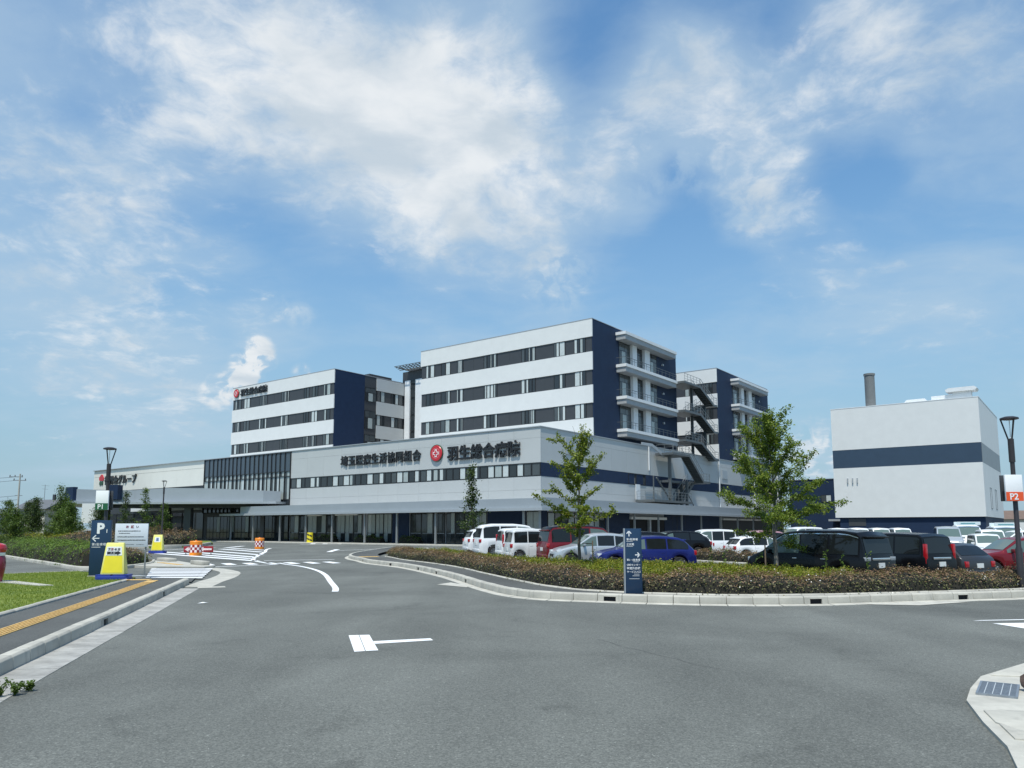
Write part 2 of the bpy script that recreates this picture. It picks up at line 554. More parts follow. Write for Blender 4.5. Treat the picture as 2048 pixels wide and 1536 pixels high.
def catmull(pts, step=0.3):
    P = [Vector(p) for p in pts]; P = [P[0] * 2 - P[1]] + P + [P[-1] * 2 - P[-2]]
    out = []
    for i in range(1, len(P) - 2):
        n = max(2, int((P[i + 1] - P[i]).length / step))
        for k in range(n):
            t = k / n
            out.append(0.5 * ((2 * P[i]) + (-P[i - 1] + P[i + 1]) * t + (2 * P[i - 1] - 5 * P[i] + 4 * P[i + 1] - P[i + 2]) * t * t + (-P[i - 1] + 3 * P[i] - 3 * P[i + 1] + P[i + 2]) * t ** 3))
    out.append(P[-2]); return out

def resample(pts, step):
    out = [pts[0].copy()]; need = step
    for a, b in zip(pts, pts[1:]):
        L = (b - a).length; pos = 0.0
        while L - pos >= need:
            pos += need; out.append(a + (b - a) * (pos / L)); need = step
        need -= (L - pos)
    return out

def offset(pts, d):
    """shift a path to its left by d"""
    out = []
    for i, p in enumerate(pts):
        t = (pts[min(i + 1, len(pts) - 1)] - pts[max(i - 1, 0)]).normalized()
        out.append(p + Vector((-t.y, t.x)) * d)
    return out

def strip(left, right, z, zr=None):
    mb = MB(); n = len(left)
    zr = z if zr is None else zr
    mb.v = [(p.x, p.y, z) for p in left] + [(p.x, p.y, zr) for p in right]
    mb.f = [(i, n + i, n + i + 1, i + 1) for i in range(n - 1)]
    return mb

# ------------------------------------------------------------------ ground and road
g = MB(); S = 3000
g.add([(-S, -200, -0.45), (S, -200, -0.45), (S, S, -0.45), (-S, S, -0.45)], [(0, 1, 2, 3)])
tag(g.build('ground', M_earth), kind='structure')

def road_sheet():
    xs = np.concatenate([np.arange(-90, 0, 3.0), np.arange(0, 30, 0.75), np.arange(30, 111, 3.0)])
    ys = np.concatenate([np.arange(-20, 18, 3.0), np.arange(18, 50, 0.75), np.arange(50, 150, 4.0)])
    mb = MB()
    nx = len(xs)
    mb.v = [(float(x), float(y), lot_z(x, y)) for y in ys for x in xs]
    mb.f = [(j * nx + i, j * nx + i + 1, (j + 1) * nx + i + 1, (j + 1) * nx + i) for j in range(len(ys) - 1) for i in range(nx - 1)]
    return mb
road = tag(road_sheet().build('road', M_road, smooth=True), kind='structure')

def mark(name, poly, z=0.004):
    mb = MB(); mb.add([(x, y, z) for x, y in poly], [tuple(range(len(poly)))])
    me = mb.mesh(name, M_paint)
    bm = bmesh.new(); bm.from_mesh(me)
    for f in bm.faces:
        if f.normal.z < 0: f.normal_flip()
    bm.to_mesh(me); bm.free()
    return obj(name, me, road)

def band(name, pts, w, z=0.004):
    pts = [Vector(p) for p in pts]
    L = offset(pts, w / 2); Rr = offset(pts, -w / 2)
    return mark(name, [(p.x, p.y) for p in L] + [(p.x, p.y) for p in reversed(Rr)], z)

# centre marker with its stop line, split in two leaves
mark('marker_box', [(-2.69, 12.71), (-2.53, 12.74), (-2.11, 11.11), (-2.25, 11.04)])
mark('marker_box', [(-2.52, 12.745), (-2.36, 12.77), (-1.93, 11.17), (-2.10, 11.115)])
mark('marker_line', [(-2.175, 12.05), (-1.31, 12.37), (-1.24, 12.16), (-2.09, 11.79)])
mark('edge_line', [(8.77, 14.67), (9.0, 14.78), (16.5, 15.95), (16.5, 15.72)])
mark('arrow_mark', [(8.91, 14.29), (9.75, 14.38), (12.6, 13.9), (12.3, 13.2), (9.02, 13.59)])
# curved guide line
cl = [(-11.9, 39.0), (-11.2, 37.7), (-9.85, 35.6), (-8.39, 32.6), (-7.17, 29.3), (-5.99, 25.3), (-5.2, 22.6), (-4.94, 21.4)]
band('guide_line', [(p.x, p.y) for p in catmull([Vector(p) for p in cl], 0.5)], 0.18)
# ladder crossing across the mouth of the drive
ex = Vector((0.98, 0.20)).normalized(); ey = Vector((0.50, -0.87)).normalized()
band('crossing_line', [(-13.6, 41.85), (-10.1, 43.45)], 0.22)
band('crossing_line', [(-14.1, 34.75), (-11.45, 37.2)], 0.20)
for i in range(7):
    c = Vector((-14.95 + i * 0.93, 37.45 + i * 0.36))
    a, b = c - ey * 0.98, c + ey * 0.98
    hw = Vector((0.42, 0.50)) * 0.40
    mark('crossing_bar', [tuple(a - hw), tuple(b - hw), tuple(b + hw), tuple(a + hw)])
# S-shaped edge of the hatched island and its diagonal bars
sc_ = [(-12.1, 38.4), (-13.7, 41.0), (-14.96, 44.1), (-16.6, 49.9), (-18.56, 57.3), (-20.5, 63.6), (-21.4, 67.6)]
band('hatch_edge', [(p.x, p.y) for p in catmull([Vector(p) for p in sc_], 0.6)], 0.24)
for q in ([(-26.6, 55.6), (-13.95, 41.6)], [(-26.5, 57.6), (-15.2, 44.6)], [(-25.2, 58.6), (-15.73, 46.9)], [(-24.2, 60.6), (-16.81, 51.0)], [(-25.0, 65.5), (-18.55, 56.8)], [(-25.2, 68.3), (-20.1, 61.9)]):
    band('hatch_bar', q, 0.55)
band('hatch_edge', [(-28.5, 62.0), (-28.0, 66.5), (-27.48, 70.7)], 0.24)
band('hatch_bar', [(-26.1, 69.4), (-26.95, 76.3)], 0.5)
band('guide_dash', [(-13.76, 57.3), (-14.75, 64.4)], 0.42)
band('stop_line', [(-23.6, 84.8), (-21.5, 85.4), (-14.4, 88.0)], 0.5)
for i in range(7):
    band('crossing_bar', [(-22.6 + i * 1.3, 86.2 + i * 0.45), (-23.3 + i * 1.3, 89.4 + i * 0.45)], 0.55)
band('parking_line', [(-10.9, 68.2), (-14.0, 60.5)], 0.18)
# crack in the asphalt
ck = MB()
cpts = [Vector(p) for p in [(1.35, 12.3), (1.52, 11.95), (1.62, 11.55), (1.85, 11.2), (2.0, 10.8), (2.22, 10.45), (2.35, 10.05), (2.62, 9.7)]]
ck = strip(offset(cpts, 0.0035), offset(cpts, -0.0035), 0.003)
ck.build('crack', mat('crack_tar', (0.055, 0.056, 0.056), 0.8), road)

# ------------------------------------------------------------------ kerbs: blocks of 0.6 m
def kerb_block_mesh(L, hole=False, h=0.2, w=0.18):
    def mk():
        mb = MB()
        prof = [(0.02, -0.1), (0.0, 0.0), (0.015, h - 0.03), (0.045, h), (w, h), (w, -0.1)]   # (y, z): road side at y = 0
        if not hole:
            mb.prism_x(prof, -L / 2, L / 2)
        else:
            a = 0.15
            mb.prism_x(prof, -L / 2, -a); mb.prism_x(prof, a, L / 2)
            mb.prism_x([(0.007, 0.135), (0.015, h - 0.03), (0.045, h), (w, h), (w, 0.135)], -a + 0.0005, a - 0.0005)
            mb.box(-a - 0.03, a + 0.03, 0.15, w - 0.002, -0.1, 0.133)
        return mb.mesh('kerb_block', M_conc, bevel=0 if hole else 0.006)
    return shared(('kerb', round(L, 3), hole, h, w), mk)

def kerb_run(parent, path, holes=(), step=0.6, name='kerb_block', h=0.2, w=0.18, z=0.0):
    pts = resample(path, step)
    for i, (a, b) in enumerate(zip(pts, pts[1:])):
        d = b - a
        me = kerb_block_mesh(step - 0.014, i in holes, h, w)
        c = (a + b) / 2
        o = obj(name, me, parent, (c.x, c.y, z + random.uniform(-0.004, 0.004)), math.atan2(d.y, d.x) + random.uniform(-0.008, 0.008))
        if i in holes:
            o['label'] = 'kerb block with a dark drain opening'
            obj('drain_shade', shared('void', lambda: MB().box(-0.149, 0.149, 0.05, 0.149, -0.02, 0.1345).mesh('drain_shade', M_dark)), o)  # solid dark box painted as the shade inside the drain hole
    return pts

def gutter_run(parent, path, w0, step=1.2, name='gutter_slab', m=None, z=0.0):
    """slabs on the road side of the kerb line"""
    pts = resample(path, step)
    def mk():
        mb = MB(); mb.prism_x([(-w0, -0.05), (-0.004, -0.05), (-0.004, 0.024), (-w0, 0.007)], -step / 2 + 0.005, step / 2 - 0.005)
        return mb.mesh('gutter_slab', m or M_gut)
    me = shared(('gutter', step, w0, (m or M_gut).name), mk)
    for a, b in zip(pts, pts[1:]):
        d = b - a; c = (a + b) / 2
        obj(name, me, parent, (c.x, c.y, z + random.uniform(-0.003, 0.002)), math.atan2(d.y, d.x))

# left kerb along the footway
LK = [Vector(p) for p in [(-3.0, -2.0), (-6.06, 9.24), (-7.62, 15.0), (-9.81, 22.89), (-10.2, 24.3)]]
LKd = resample([LK[0] + (LK[-1] - LK[0]) * 0] + LK[1:], 0.1)
kl = tag(obj('kerb', None), 'concrete kerb of grey blocks along the footway with yellow tactile tiles', kind='structure')
holesL = set()
for hx, hy in ((-5.95, 9.0), (-7.32, 14.0), (-8.85, 19.6)):
    pts = resample(LKd, 0.6)
    holesL.add(min(range(len(pts) - 1), key=lambda i: ((pts[i] + pts[i + 1]) / 2 - Vector((hx, hy))).length))
kerb_run(kl, LKd, holesL)
gl = tag(obj('gutter', None), 'pale concrete gutter slabs beside the left kerb', kind='structure')
gutter_run(gl, resample([Vector((-3.0, -2.0)), Vector((-6.06, 9.24)), Vector((-9.81, 22.89))], 0.1), 0.50, 0.6)
# gutter that swings round the corner at the crossing
corner = catmull([Vector(p) for p in [(-9.80, 22.95), (-10.3, 25.2), (-10.75, 27.6), (-11.6, 30.4), (-12.9, 32.6), (-14.3, 34.2)]], 0.2)
gutter_run(gl, corner, 0.75, 0.6, m=M_conc2)
mark('gutter_apron', [(-9.25, 22.6), (-8.55, 22.9), (-8.75, 23.35), (-9.5, 23.1)], 0.006).data.materials[0] = M_conc2

# right kerb, round the planted island
RKp = [(-10.3, 70), (-10.45, 58), (-10.4, 51), (-9.95, 46.5), (-9.2, 43.6), (-8.3, 41.4), (-7.15, 38.3), (-5.0, 34.5), (-3.4, 30.55), (-2.12, 26.8),
       (-0.95, 22.6), (-0.12, 20.2), (0.75, 19.05), (2.11, 18.45), (3.4, 17.98), (5.3, 17.62), (7.2, 17.75), (9.09, 18.29), (12.9, 19.33), (17.5, 20.75), (26, 23.8)]
RK = catmull([Vector(p) for p in RKp], 0.15)
kr = tag(obj('kerb', None), 'pale concrete kerb of square blocks round the planted island', kind='structure')
ptsR = resample(RK, 0.6)
holesR = set()
for hx, hy in ((-7.75, 40.0), (-5.6, 35.6), (-4.1, 32.2), (-2.9, 29.0), (-1.45, 24.5), (2.33, 18.4), (7.1, 17.75), (10.9, 18.8), (15.6, 20.15)):
    holesR.add(min(range(len(ptsR) - 1), key=lambda i: ((ptsR[i] + ptsR[i + 1]) / 2 - Vector((hx, hy))).length))
kerb_run(kr, RK, holesR)
gr = tag(obj('gutter', None), 'narrow concrete gutter slabs in front of the island kerb', kind='structure')
gutter_run(gr, RK, 0.22, 0.6, m=M_conc2)
for poly in ([(-2.0, 24.9), (-1.3, 23.6), (-1.35, 22.9), (-2.35, 24.0)], [(8.2, 17.8), (10.6, 18.45), (11.0, 18.4), (9.3, 17.55)]):
    mark('drain_apron', poly, 0.009).data.materials[0] = M_conc2

# footway on the right island
Rin = offset(RK, 0.185); Rin2 = offset(RK, 1.75)
fr = tag(strip(Rin2, Rin, 0.165).build('footway', M_walk), kind='structure')
# thin edging between the footway and the hedge bed
E0 = catmull([Vector(p) for p in [(-6.9, 46.0), (-7.3, 43.6), (-6.75, 42.2), (-5.5, 38.6), (-3.75, 35.0), (-2.2, 31.2), (-0.98, 27.0), (0.35, 22.7), (1.15, 20.7), (2.3, 19.3), (4.5, 18.35), (7.0, 18.3), (12.9, 19.9), (26, 24.4)]], 0.2)
er = tag(obj('edging', None), 'thin pale edging stones along the foot of the island hedge', kind='structure')
kerb_run(er, E0, (), 0.6, 'edging_stone', 0.20, 0.09)
# bed surface
BEDB = [(-7.0, 62), (-5.2, 52), (-3.0, 44), (-1.2, 38), (1.6, 32.6), (5.2, 29.6), (8.4, 27.2), (10.3, 23.6), (13.2, 22.4), (19, 24.6), (26, 27.4)]
Eb = catmull([Vector(p) for p in BEDB], 0.5)
def bed():
    n = 60
    a = resample(E0[::1], 0.05); b = Eb
    A = [E0[int(i / n * (len(E0) - 1))] for i in range(n + 1)]
    B = [Eb[int(i / n * (len(Eb) - 1))] for i in range(n + 1)]
    return strip(B, A, 0.16)
tag(bed().build('planting_bed', M_soil), kind='structure')
kb = tag(obj('kerb', None), 'low kerb between the planting bed and the car park', kind='structure')
kerb_run(kb, Eb, (), 0.6, 'kerb_block', 0.2, 0.12)

# tactile tiles on the island tip
def tile_mesh(line=True):
    def mk():
        mb = MB(); mb.box(-0.148, 0.148, -0.148, 0.148, 0, 0.012)
        if line:
            for k in range(4):
                y = -0.105 + k * 0.07
                mb.box(-0.14, 0.14, y - 0.015, y + 0.015, 0.012, 0.026)
        else:
            for i in range(5):
                for j in range(5):
                    mb.cyl(-0.116 + i * 0.058, -0.116 + j * 0.058, 0.012, 0.017, 0.013, 6, 0.008)
        return mb.mesh('tactile_tile', M_tact)
    return shared(('tile', line), mk)
for i in range(4):
    for j in range(2):
        obj('tactile_tile', tile_mesh(False), fr, (-8.6 + i * 0.27 + j * 0.13, 42.9 + i * 0.14 - j * 0.27, 0.166), R(27))

# ------------------------------------------------------------------ left footway, lawn
LIN = [Vector((-3.0 - 0.178, -2.0)), Vector((-6.24, 9.24)), Vector((-9.99, 22.89)), Vector((-10.38, 24.3))]
LED = [Vector((-5.1, -2.0)), Vector((-8.0, 9.24)), Vector((-11.55, 22.9)), Vector((-11.95, 24.5))]
fl = tag(strip(LED, LIN, 0.172).build('footway', M_walk), kind='structure')
el = tag(obj('edging', None), 'thin white concrete edging between lawn and footway', kind='structure')
kerb_run(el, resample([p + Vector((-0.10, 0)) for p in LED], 0.1), (), 0.6, 'edging_stone', 0.205, 0.10)
# line of tactile tiles
t0, t1 = Vector((-4.3, -1.0)), Vector((-11.0, 23.6))
td = (t1 - t0).normalized(); n = int((t1 - t0).length / 0.3)
ang = math.atan2(td.y, td.x)
for i in range(n):
    c = t0 + td * (0.15 + i * 0.3)
    obj('tactile_tile', tile_mesh(i < n - 3), fl, (c.x, c.y, 0.174), ang)
c = t1 + Vector((-0.55, 0.02))
for k in range(3):
    obj('tactile_tile', tile_mesh(False), fl, (t1.x - 0.3 - k * 0.3, t1.y + 0.05 - k * 0.02, 0.174), 0.05)
lawn_poly = [(-5.25, -2.0), (-8.2, 9.24), (-11.75, 22.9), (-12.15, 24.7), (-13.5, 25.9), (-16.1, 28.3), (-17.7, 26.5), (-24, 24.5), (-30, 20), (-30, -2)]
lw = MB().prism(lawn_poly[::1] if True else lawn_poly, -0.2, 0.185)
lawn = tag(lw.build('lawn', M_lawn), kind='structure')
# shallow kerb at the far side of the lawn
kf = tag(obj('kerb', None), 'low pale kerb between the lawn and the side road', kind='structure')
kerb_run(kf, [Vector(p) for p in [(-30, 20.2), (-24.0, 24.7), (-17.7, 26.75), (-16.0, 28.5)]][::-1], (), 0.6, 'kerb_block', 0.2, 0.14)
# flat stone in the lawn
MB().prism([(-15.4, 22.6), (-12.9, 20.9), (-12.6, 21.05), (-15.1, 23.0)], 0.15, 0.21).build('stone_strip', M_conc2, lawn)

def inside(poly, x, y):
    c = np.zeros(len(x), bool); j = len(poly) - 1
    for i in range(len(poly)):
        xi, yi = poly[i]; xj, yj = poly[j]
        hit = ((yi > y) != (yj > y)) & (x < (xj - xi) * (y - yi) / (yj - yi + 1e-12) + xi)
        c ^= hit; j = i
    return c
rng = np.random.default_rng(3)
N = 190000
gx = rng.uniform(-22, -5, N); gy = rng.uniform(8, 28.5, N)
k = inside(lawn_poly, gx, gy) & (gx / gy > -0.78)
gx, gy = gx[k], gy[k]; n = len(gx)
az = rng.uniform(0, 2 * np.pi, n); hgt = rng.uniform(0.02, 0.055, n); w = 0.006
base = np.stack([gx, gy, np.full(n, 0.184)], 1)
dv = np.stack([np.cos(az) * w, np.sin(az) * w, np.zeros(n)], 1)
tip = base + np.stack([rng.normal(0, 0.018, n), rng.normal(0, 0.018, n), hgt], 1)
M_grass = leaf_mat('grass_blades', [(0.11, 0.18, 0.016), (0.19, 0.26, 0.024), (0.28, 0.32, 0.045)], 0.3)
gme = np_mesh('grass', np.stack([base - dv, base + dv, tip], 1), 3, M_grass)
tag(obj('grass', gme), 'short mown green grass of the lawn beside the footway', 'grass', kind='stuff')

# striped crossing from the footway to the far island (flush with the road)
cw = tag(strip([Vector((-12.1, 24.6)), Vector((-15.6, 33.6))], [Vector((-10.3, 24.6)), Vector((-13.4, 33.4))], 0.05).build('crossing_apron', M_walk), kind='structure')
for i in range(7):
    f = (i + 0.35) / 7.3
    l = Vector((-12.6, 26.3)).lerp(Vector((-15.55, 33.0)), f); r = Vector((-10.55, 26.0)).lerp(Vector((-12.9, 33.0)), f)
    l2 = Vector((-12.6, 26.3)).lerp(Vector((-15.55, 33.0)), f + 0.075); r2 = Vector((-10.55, 26.0)).lerp(Vector((-12.9, 33.0)), f + 0.075)
    o = mark('crossing_bar', [tuple(l), tuple(r), tuple(r2), tuple(l2)], 0.056)
# corner of the far island: pale paved tip with two kerb stones
isl = tag(MB().prism([(-17.9, 34.6), (-15.1, 33.5), (-13.4, 33.3), (-13.2, 34.0), (-14.8, 35.9), (-17.0, 39.0), (-18.6, 40.5)], -0.05, 0.10).build('footway', M_conc2), kind='structure')
MB().prism([(-18.3, 39.3), (-17.2, 38.2), (-16.9, 38.5), (-18.0, 39.7)], 0.09, 0.26).build('kerb_block', M_conc, isl, bevel=0.03)
MB().prism([(-15.0, 35.6), (-14.0, 34.4), (-13.7, 34.65), (-14.7, 35.9)], 0.09, 0.28).build('kerb_block', M_conc, isl, bevel=0.03)
for i in range(7):
    obj('tactile_tile', tile_mesh(False), isl, (-17.0 + i * 0.29, 37.0 - i * 0.33, 0.101), R(-49))

# concrete corner with a drain grate at the lower right
cn = tag(MB().prism([(3.3, 5.0), (12, 2), (12, 12.0), (6.75, 10.1), (5.5, 9.11), (4.98, 8.45), (4.59, 7.87), (4.22, 7.0), (3.94, 6.24)], -0.05, 0.03).build('corner_paving', M_conc2), kind='structure')
for poly in ([(4.30, 6.95), (4.47, 7.40), (4.95, 7.34), (4.78, 6.72), (4.35, 6.55)], [(4.12, 6.42), (4.30, 6.90), (4.37, 6.50), (4.33, 6.35)][::1], [(5.62, 9.12), (6.7, 9.95), (6.75, 9.4), (6.0, 9.02)]):
    MB().prism(poly[::-1], 0.02, 0.045).build('slab', M_conc, cn, bevel=0.006)
gt = thing('drain_grate', 'rusty steel drain grate set in the concrete corner', 'grate', (5.20, 8.32, 0.03), R(55))
gt.scale = (1, 0.56, 1)
M_steel = mat('galvanised_steel', (0.33, 0.36, 0.39), 0.45, 0.7, var=0.2, vscale=20)
MB().box(-0.36, 0.36, -0.30, 0.30, 0.001, 0.004).build('pit_shade', M_dark, gt)  # thin near-black plate as the shade below the bars
MB().box(-0.38, 0.38, -0.33, -0.29, 0.0, 0.022).box(-0.38, 0.38, 0.29, 0.33, 0, 0.022).box(-0.38, -0.35, -0.289, 0.289, 0, 0.022).box(0.35, 0.38, -0.289, 0.289, 0, 0.022).build('frame', M_steel, gt)
for i in range(22):
    MB().box(-0.342 + i * 0.0315, -0.326 + i * 0.0315, -0.288, 0.288, 0.003, 0.018).build('grate_bar', M_steel, gt)
for k in range(4):
    MB().box(-0.342, 0.342, -0.2 + k * 0.13, -0.185 + k * 0.13, 0.018, 0.021).build('cross_bar', mat('pale_steel', (0.55, 0.58, 0.58), 0.5, 0.4), gt)
rk = thing('stone', 'rough brown stone standing behind the drain grate', 'stone', (5.62, 8.15, 0.03))
bm = bmesh.new(); bmesh.ops.create_icosphere(bm, subdivisions=3, radius=0.2)
for v in bm.verts:
    f = 1 + 0.25 * math.sin(v.co.x * 19 + 1) * math.cos(v.co.y * 23) + random.uniform(-0.06, 0.06)
    v.co = Vector((v.co.x * f, v.co.y * f, v.co.z * f * 0.75 + 0.1))
me = bpy.data.meshes.new('rock'); bm.to_mesh(me); bm.free(); me.materials.append(mat('brown_stone', (0.11, 0.075, 0.06), 0.9, var=0.4, vscale=14, bump=0.6, bscale=25))
me.name = 'stone'; rk.data = None if False else rk.data
bpy.data.objects.remove(rk)
tag(obj('stone', me, None, (5.62, 8.15, 0.03)), 'rough brown stone standing behind the drain grate', 'stone')


# ------------------------------------------------------------------ the hospital
M_white = mat('white_cladding', (0.70, 0.71, 0.69), 0.55, var=0.035, vscale=0.9, bump=0.05, bscale=15, streak=0.06, stain=(0.62, 0.63, 0.62))
M_panel = mat('pale_grey_panel', (0.475, 0.495, 0.488), 0.5, orand=0.02, var=0.03, vscale=0.7, streak=0.10, stain=(0.40, 0.42, 0.415))
M_joint = mat('panel_joint', (0.33, 0.35, 0.37), 0.7)
M_navy = mat('navy_cladding', (0.016, 0.032, 0.070), 0.6, spec=0.2, var=0.10, vscale=1.2, bump=0.1, bscale=6)
M_dkpanel = mat('charcoal_panel', (0.048, 0.052, 0.057), 0.45, var=0.06, vscale=1.5)
M_frame = mat('black_frame', (0.018, 0.019, 0.021), 0.4)
M_alu = mat('aluminium_grey', (0.42, 0.45, 0.47), 0.4, 0.3, var=0.04, vscale=1)
M_canopy = mat('canopy_metal', (0.36, 0.395, 0.42), 0.42, 0.25, var=0.05, vscale=0.4, streak=0.08)
M_soffit = mat('soffit_grey', (0.40, 0.41, 0.42), 0.7)
M_slab = mat('balcony_grey', (0.36, 0.38, 0.39), 0.7, var=0.08, vscale=1.5, streak=0.15)
M_lip = mat('balcony_white', (0.74, 0.76, 0.76), 0.55, var=0.05, vscale=2)
M_stairs = mat('stair_steel', (0.085, 0.098, 0.102), 0.5, 0.3, var=0.1, vscale=2)
M_stairl = mat('stair_steel_pale', (0.125, 0.14, 0.145), 0.5, 0.3, var=0.1, vscale=2)
M_rail = mat('rail_steel', (0.27, 0.29, 0.295), 0.45, 0.4)

def glass(name, c, rough=0.04, var=0.0):
    m = mat(name, c, rough, 0.0, var=var, vscale=0.6, spec=0.6)
    return m
G_dark = glass('dark_glass', (0.030, 0.036, 0.040))
G_mid = glass('grey_glass', (0.068, 0.080, 0.084), var=0.2)
G_lit = mat('curtained_glass', (0.52, 0.57, 0.56), 0.12, var=0.08, vscale=3)
G_pale = mat('blind_behind_glass', (0.36, 0.41, 0.40), 0.12, var=0.10, vscale=3)
G_navy = glass('blue_grey_glass', (0.060, 0.082, 0.105), 0.08)

def window_mesh(w, h, fr, depth):
    def mk():
        mb = MB()
        mb.box(-w / 2, w / 2, -0.03, depth, 0, fr).box(-w / 2, w / 2, -0.03, depth, h - fr, h)
        mb.box(-w / 2, -w / 2 + fr, -0.029, depth, fr, h - fr).box(w / 2 - fr, w / 2, -0.029, depth, fr, h - fr)
        return mb.mesh('window', M_frame)
    return shared(('win', round(w, 2), round(h, 2), fr, depth), mk)

def pane_mesh(w, h, fr, m):
    def mk():
        return MB().box(-w / 2 + fr * 0.9, w / 2 - fr * 0.9, 0.012, 0.03, fr * 0.9, h - fr * 0.9).mesh('pane', m)
    return shared(('pane', round(w, 2), round(h, 2), fr, m.name), mk)

def win(bt, face, u0, u1, z0, z1, plane, g, fr=0.05, depth=0.06, parent=None, lites=None):
    """a framed pane; u0 < u1 along the face"""
    w = round(u1 - u0, 2); h = round(z1 - z0, 2); u = (u0 + u1) / 2
    if face == 'f': o = bt.at('window', window_mesh(w, h, fr, depth), u, plane, z0, 0, parent)
    else: o = bt.at('window', window_mesh(w, h, fr, depth), plane, u, z0, R(90), parent)
    if lites:
        # several lites in one frame: list of (f0, f1, h0, h1, glass)
        for f0, f1, h0, h1, gg in lites:
            pw, ph = w * (f1 - f0), h * (h1 - h0)
            obj('pane', pane_mesh(round(pw, 2), round(ph, 2), 0.035, gg), o, (-w / 2 + w * (f0 + f1) / 2, -0.022, h * h0))
    else:
        obj('pane', pane_mesh(w, h, fr, g), o, (0, 0, 0), rw.uniform(-0.006, 0.006))
    return o

rw = random.Random(11)
def pick(p_lit=0.4):
    r = rw.random()
    return G_lit if r < p_lit else (G_pale if r < p_lit + 0.15 else (G_mid if r < 0.8 else G_dark))

def panel_mesh(w, h, m, d=0.06):
    return shared(('panel', round(w, 3), round(h, 3), m.name, d), lambda: MB().box(-w / 2, w / 2, 0, d, 0, h).mesh('panel', m))

def panels(bt, face, u0, u1, z0, z1, plane, step, m, gap=0.014):
    n = max(1, round((u1 - u0) / step)); s = (u1 - u0) / n
    for i in range(n):
        u = u0 + (i + 0.5) * s
        me = panel_mesh(round(s - gap, 3), round(z1 - z0 - gap, 3), m)
        if face == 'f': bt.at('panel', me, u, plane, z0 + gap / 2)
        else: bt.at('panel', me, plane, u, z0 + gap / 2, R(90))

BANDS = [(14.56, 16.34), (18.46, 20.25), (22.42, 24.22)]
TOP = 26.36

def ward_tower(name, label, a0, a1, b0, b1, wins, side_to=None):
    """block of banded wards: a0/a1 right and left plane (positive to the left), b0/b1 front and back"""
    bt = BThing(name, label, 'building', -(a0 + a1) / 2, (b0 + b1) / 2, 11.6)
    xl, xr = -a1, -a0
    bt.p('core', MB().box(xl + 0.12, xr - 0.10, b0 + 0.14, b1 - 0.1, 11.6, TOP - 0.3), M_dkpanel)
    zs = [11.6] + [v for ab in BANDS for v in ab] + [TOP]
    for i in range(0, len(zs), 2):
        bt.p('wall_band', MB().box(xl, xr, b0, b0 + 0.138, zs[i], zs[i + 1]), M_white)
    bt.p('side_wall', MB().box(xr - 0.098, xr - 0.004, b0 + 0.139, side_to or b1, 11.6, TOP - 0.002), M_navy)
    bt.p('coping', MB().box(xl - 0.02, xr + 0.025, b0 - 0.03, b0 + 0.32, TOP, TOP + 0.07).box(xr - 0.32, xr + 0.025, b0 + 0.321, b1, TOP, TOP + 0.07), M_joint)
    bt.p('roof', MB().box(xl + 0.1, xr - 0.1, b0 + 0.33, b1 - 0.12, TOP - 0.29, TOP - 0.2), M_soffit)
    for z0, z1 in BANDS:
        edges = [xl + 0.13]
        for a_hi, a_lo in wins:
            g_ = pick(0.42); f_ = rw.choice([0.35, 0.5, 0.62, 1.0, 1.0])
            L_ = None if g_ not in (G_lit, G_pale) or f_ == 1.0 else ([(0, f_, 0, 1, g_), (f_, 1, 0, 1, G_dark)] if rw.random() < 0.5 else [(0, 1 - f_, 0, 1, G_mid), (1 - f_, 1, 0, 1, g_)])
            win(bt, 'f', -a_hi, -a_lo, z0 + 0.01, z1 - 0.01, b0 + 0.075, g_, fr=0.055, lites=L_)
        # charcoal infill panels between the windows
        cuts = sorted([(-h, -l) for h, l in wins]); x = xl + 0.13
        for c0, c1 in cuts + [(xr - 0.11, xr)]:
            if c0 - x > 0.12:
                n = max(1, round((c0 - x) / 2.1)); s = (c0 - x) / n
                for k in range(n):
                    bt.at('panel', panel_mesh(round(s - 0.02, 3), round(z1 - z0 - 0.02, 3), M_dkpanel, 0.03), x + (k + 0.5) * s, b0 + 0.108, z0 + 0.01)
            x = c1
    return bt

T2W = [(28.29, 27.52), (27.5, 26.73), (25.48, 24.65), (24.63, 23.79), (22.58, 22.05), (22.03, 21.49), (17.93, 17.40), (17.38, 16.83), (16.81, 16.26), (16.24, 15.67),
       (11.79, 11.24), (11.22, 10.67), (10.65, 10.14), (10.12, 9.64), (6.86, 6.05), (6.03, 5.21), (3.89, 3.11), (3.09, 2.31)]
T1W = [(74.61, 73.8), (73.78, 72.9), (72.0, 71.2), (71.18, 70.3), (67.41, 66.85), (66.83, 66.26), (66.24, 65.8), (65.78, 65.3), (61.39, 60.85), (60.83, 60.16), (60.14, 59.75), (59.73, 59.37),
       (55.43, 54.8), (54.78, 54.1), (53.35, 52.6), (52.58, 51.9), (50.43, 49.7), (49.68, 48.82)]
tw2 = ward_tower('ward_tower', 'tall white banded ward block with navy balcony side above the main sign', 1.35, 29.3, 12.5, 35.0, T2W)
tw1 = ward_tower('ward_tower', 'left white banded ward block with blank navy end wall', 47.9, 75.55, 12.5, 34.0, T1W, side_to=18.7)
T3W = [(2.6, 2.0), (1.98, 1.45), (6.0, 5.3), (5.28, 4.6), (9.6, 8.9), (8.88, 8.2)]
T3W = sorted(T3W, reverse=True)
tw3 = ward_tower('ward_tower', 'rear white banded ward block with navy balcony side behind the outside staircase', 0.7, 24.0, 48.0, 71.0, T3W)

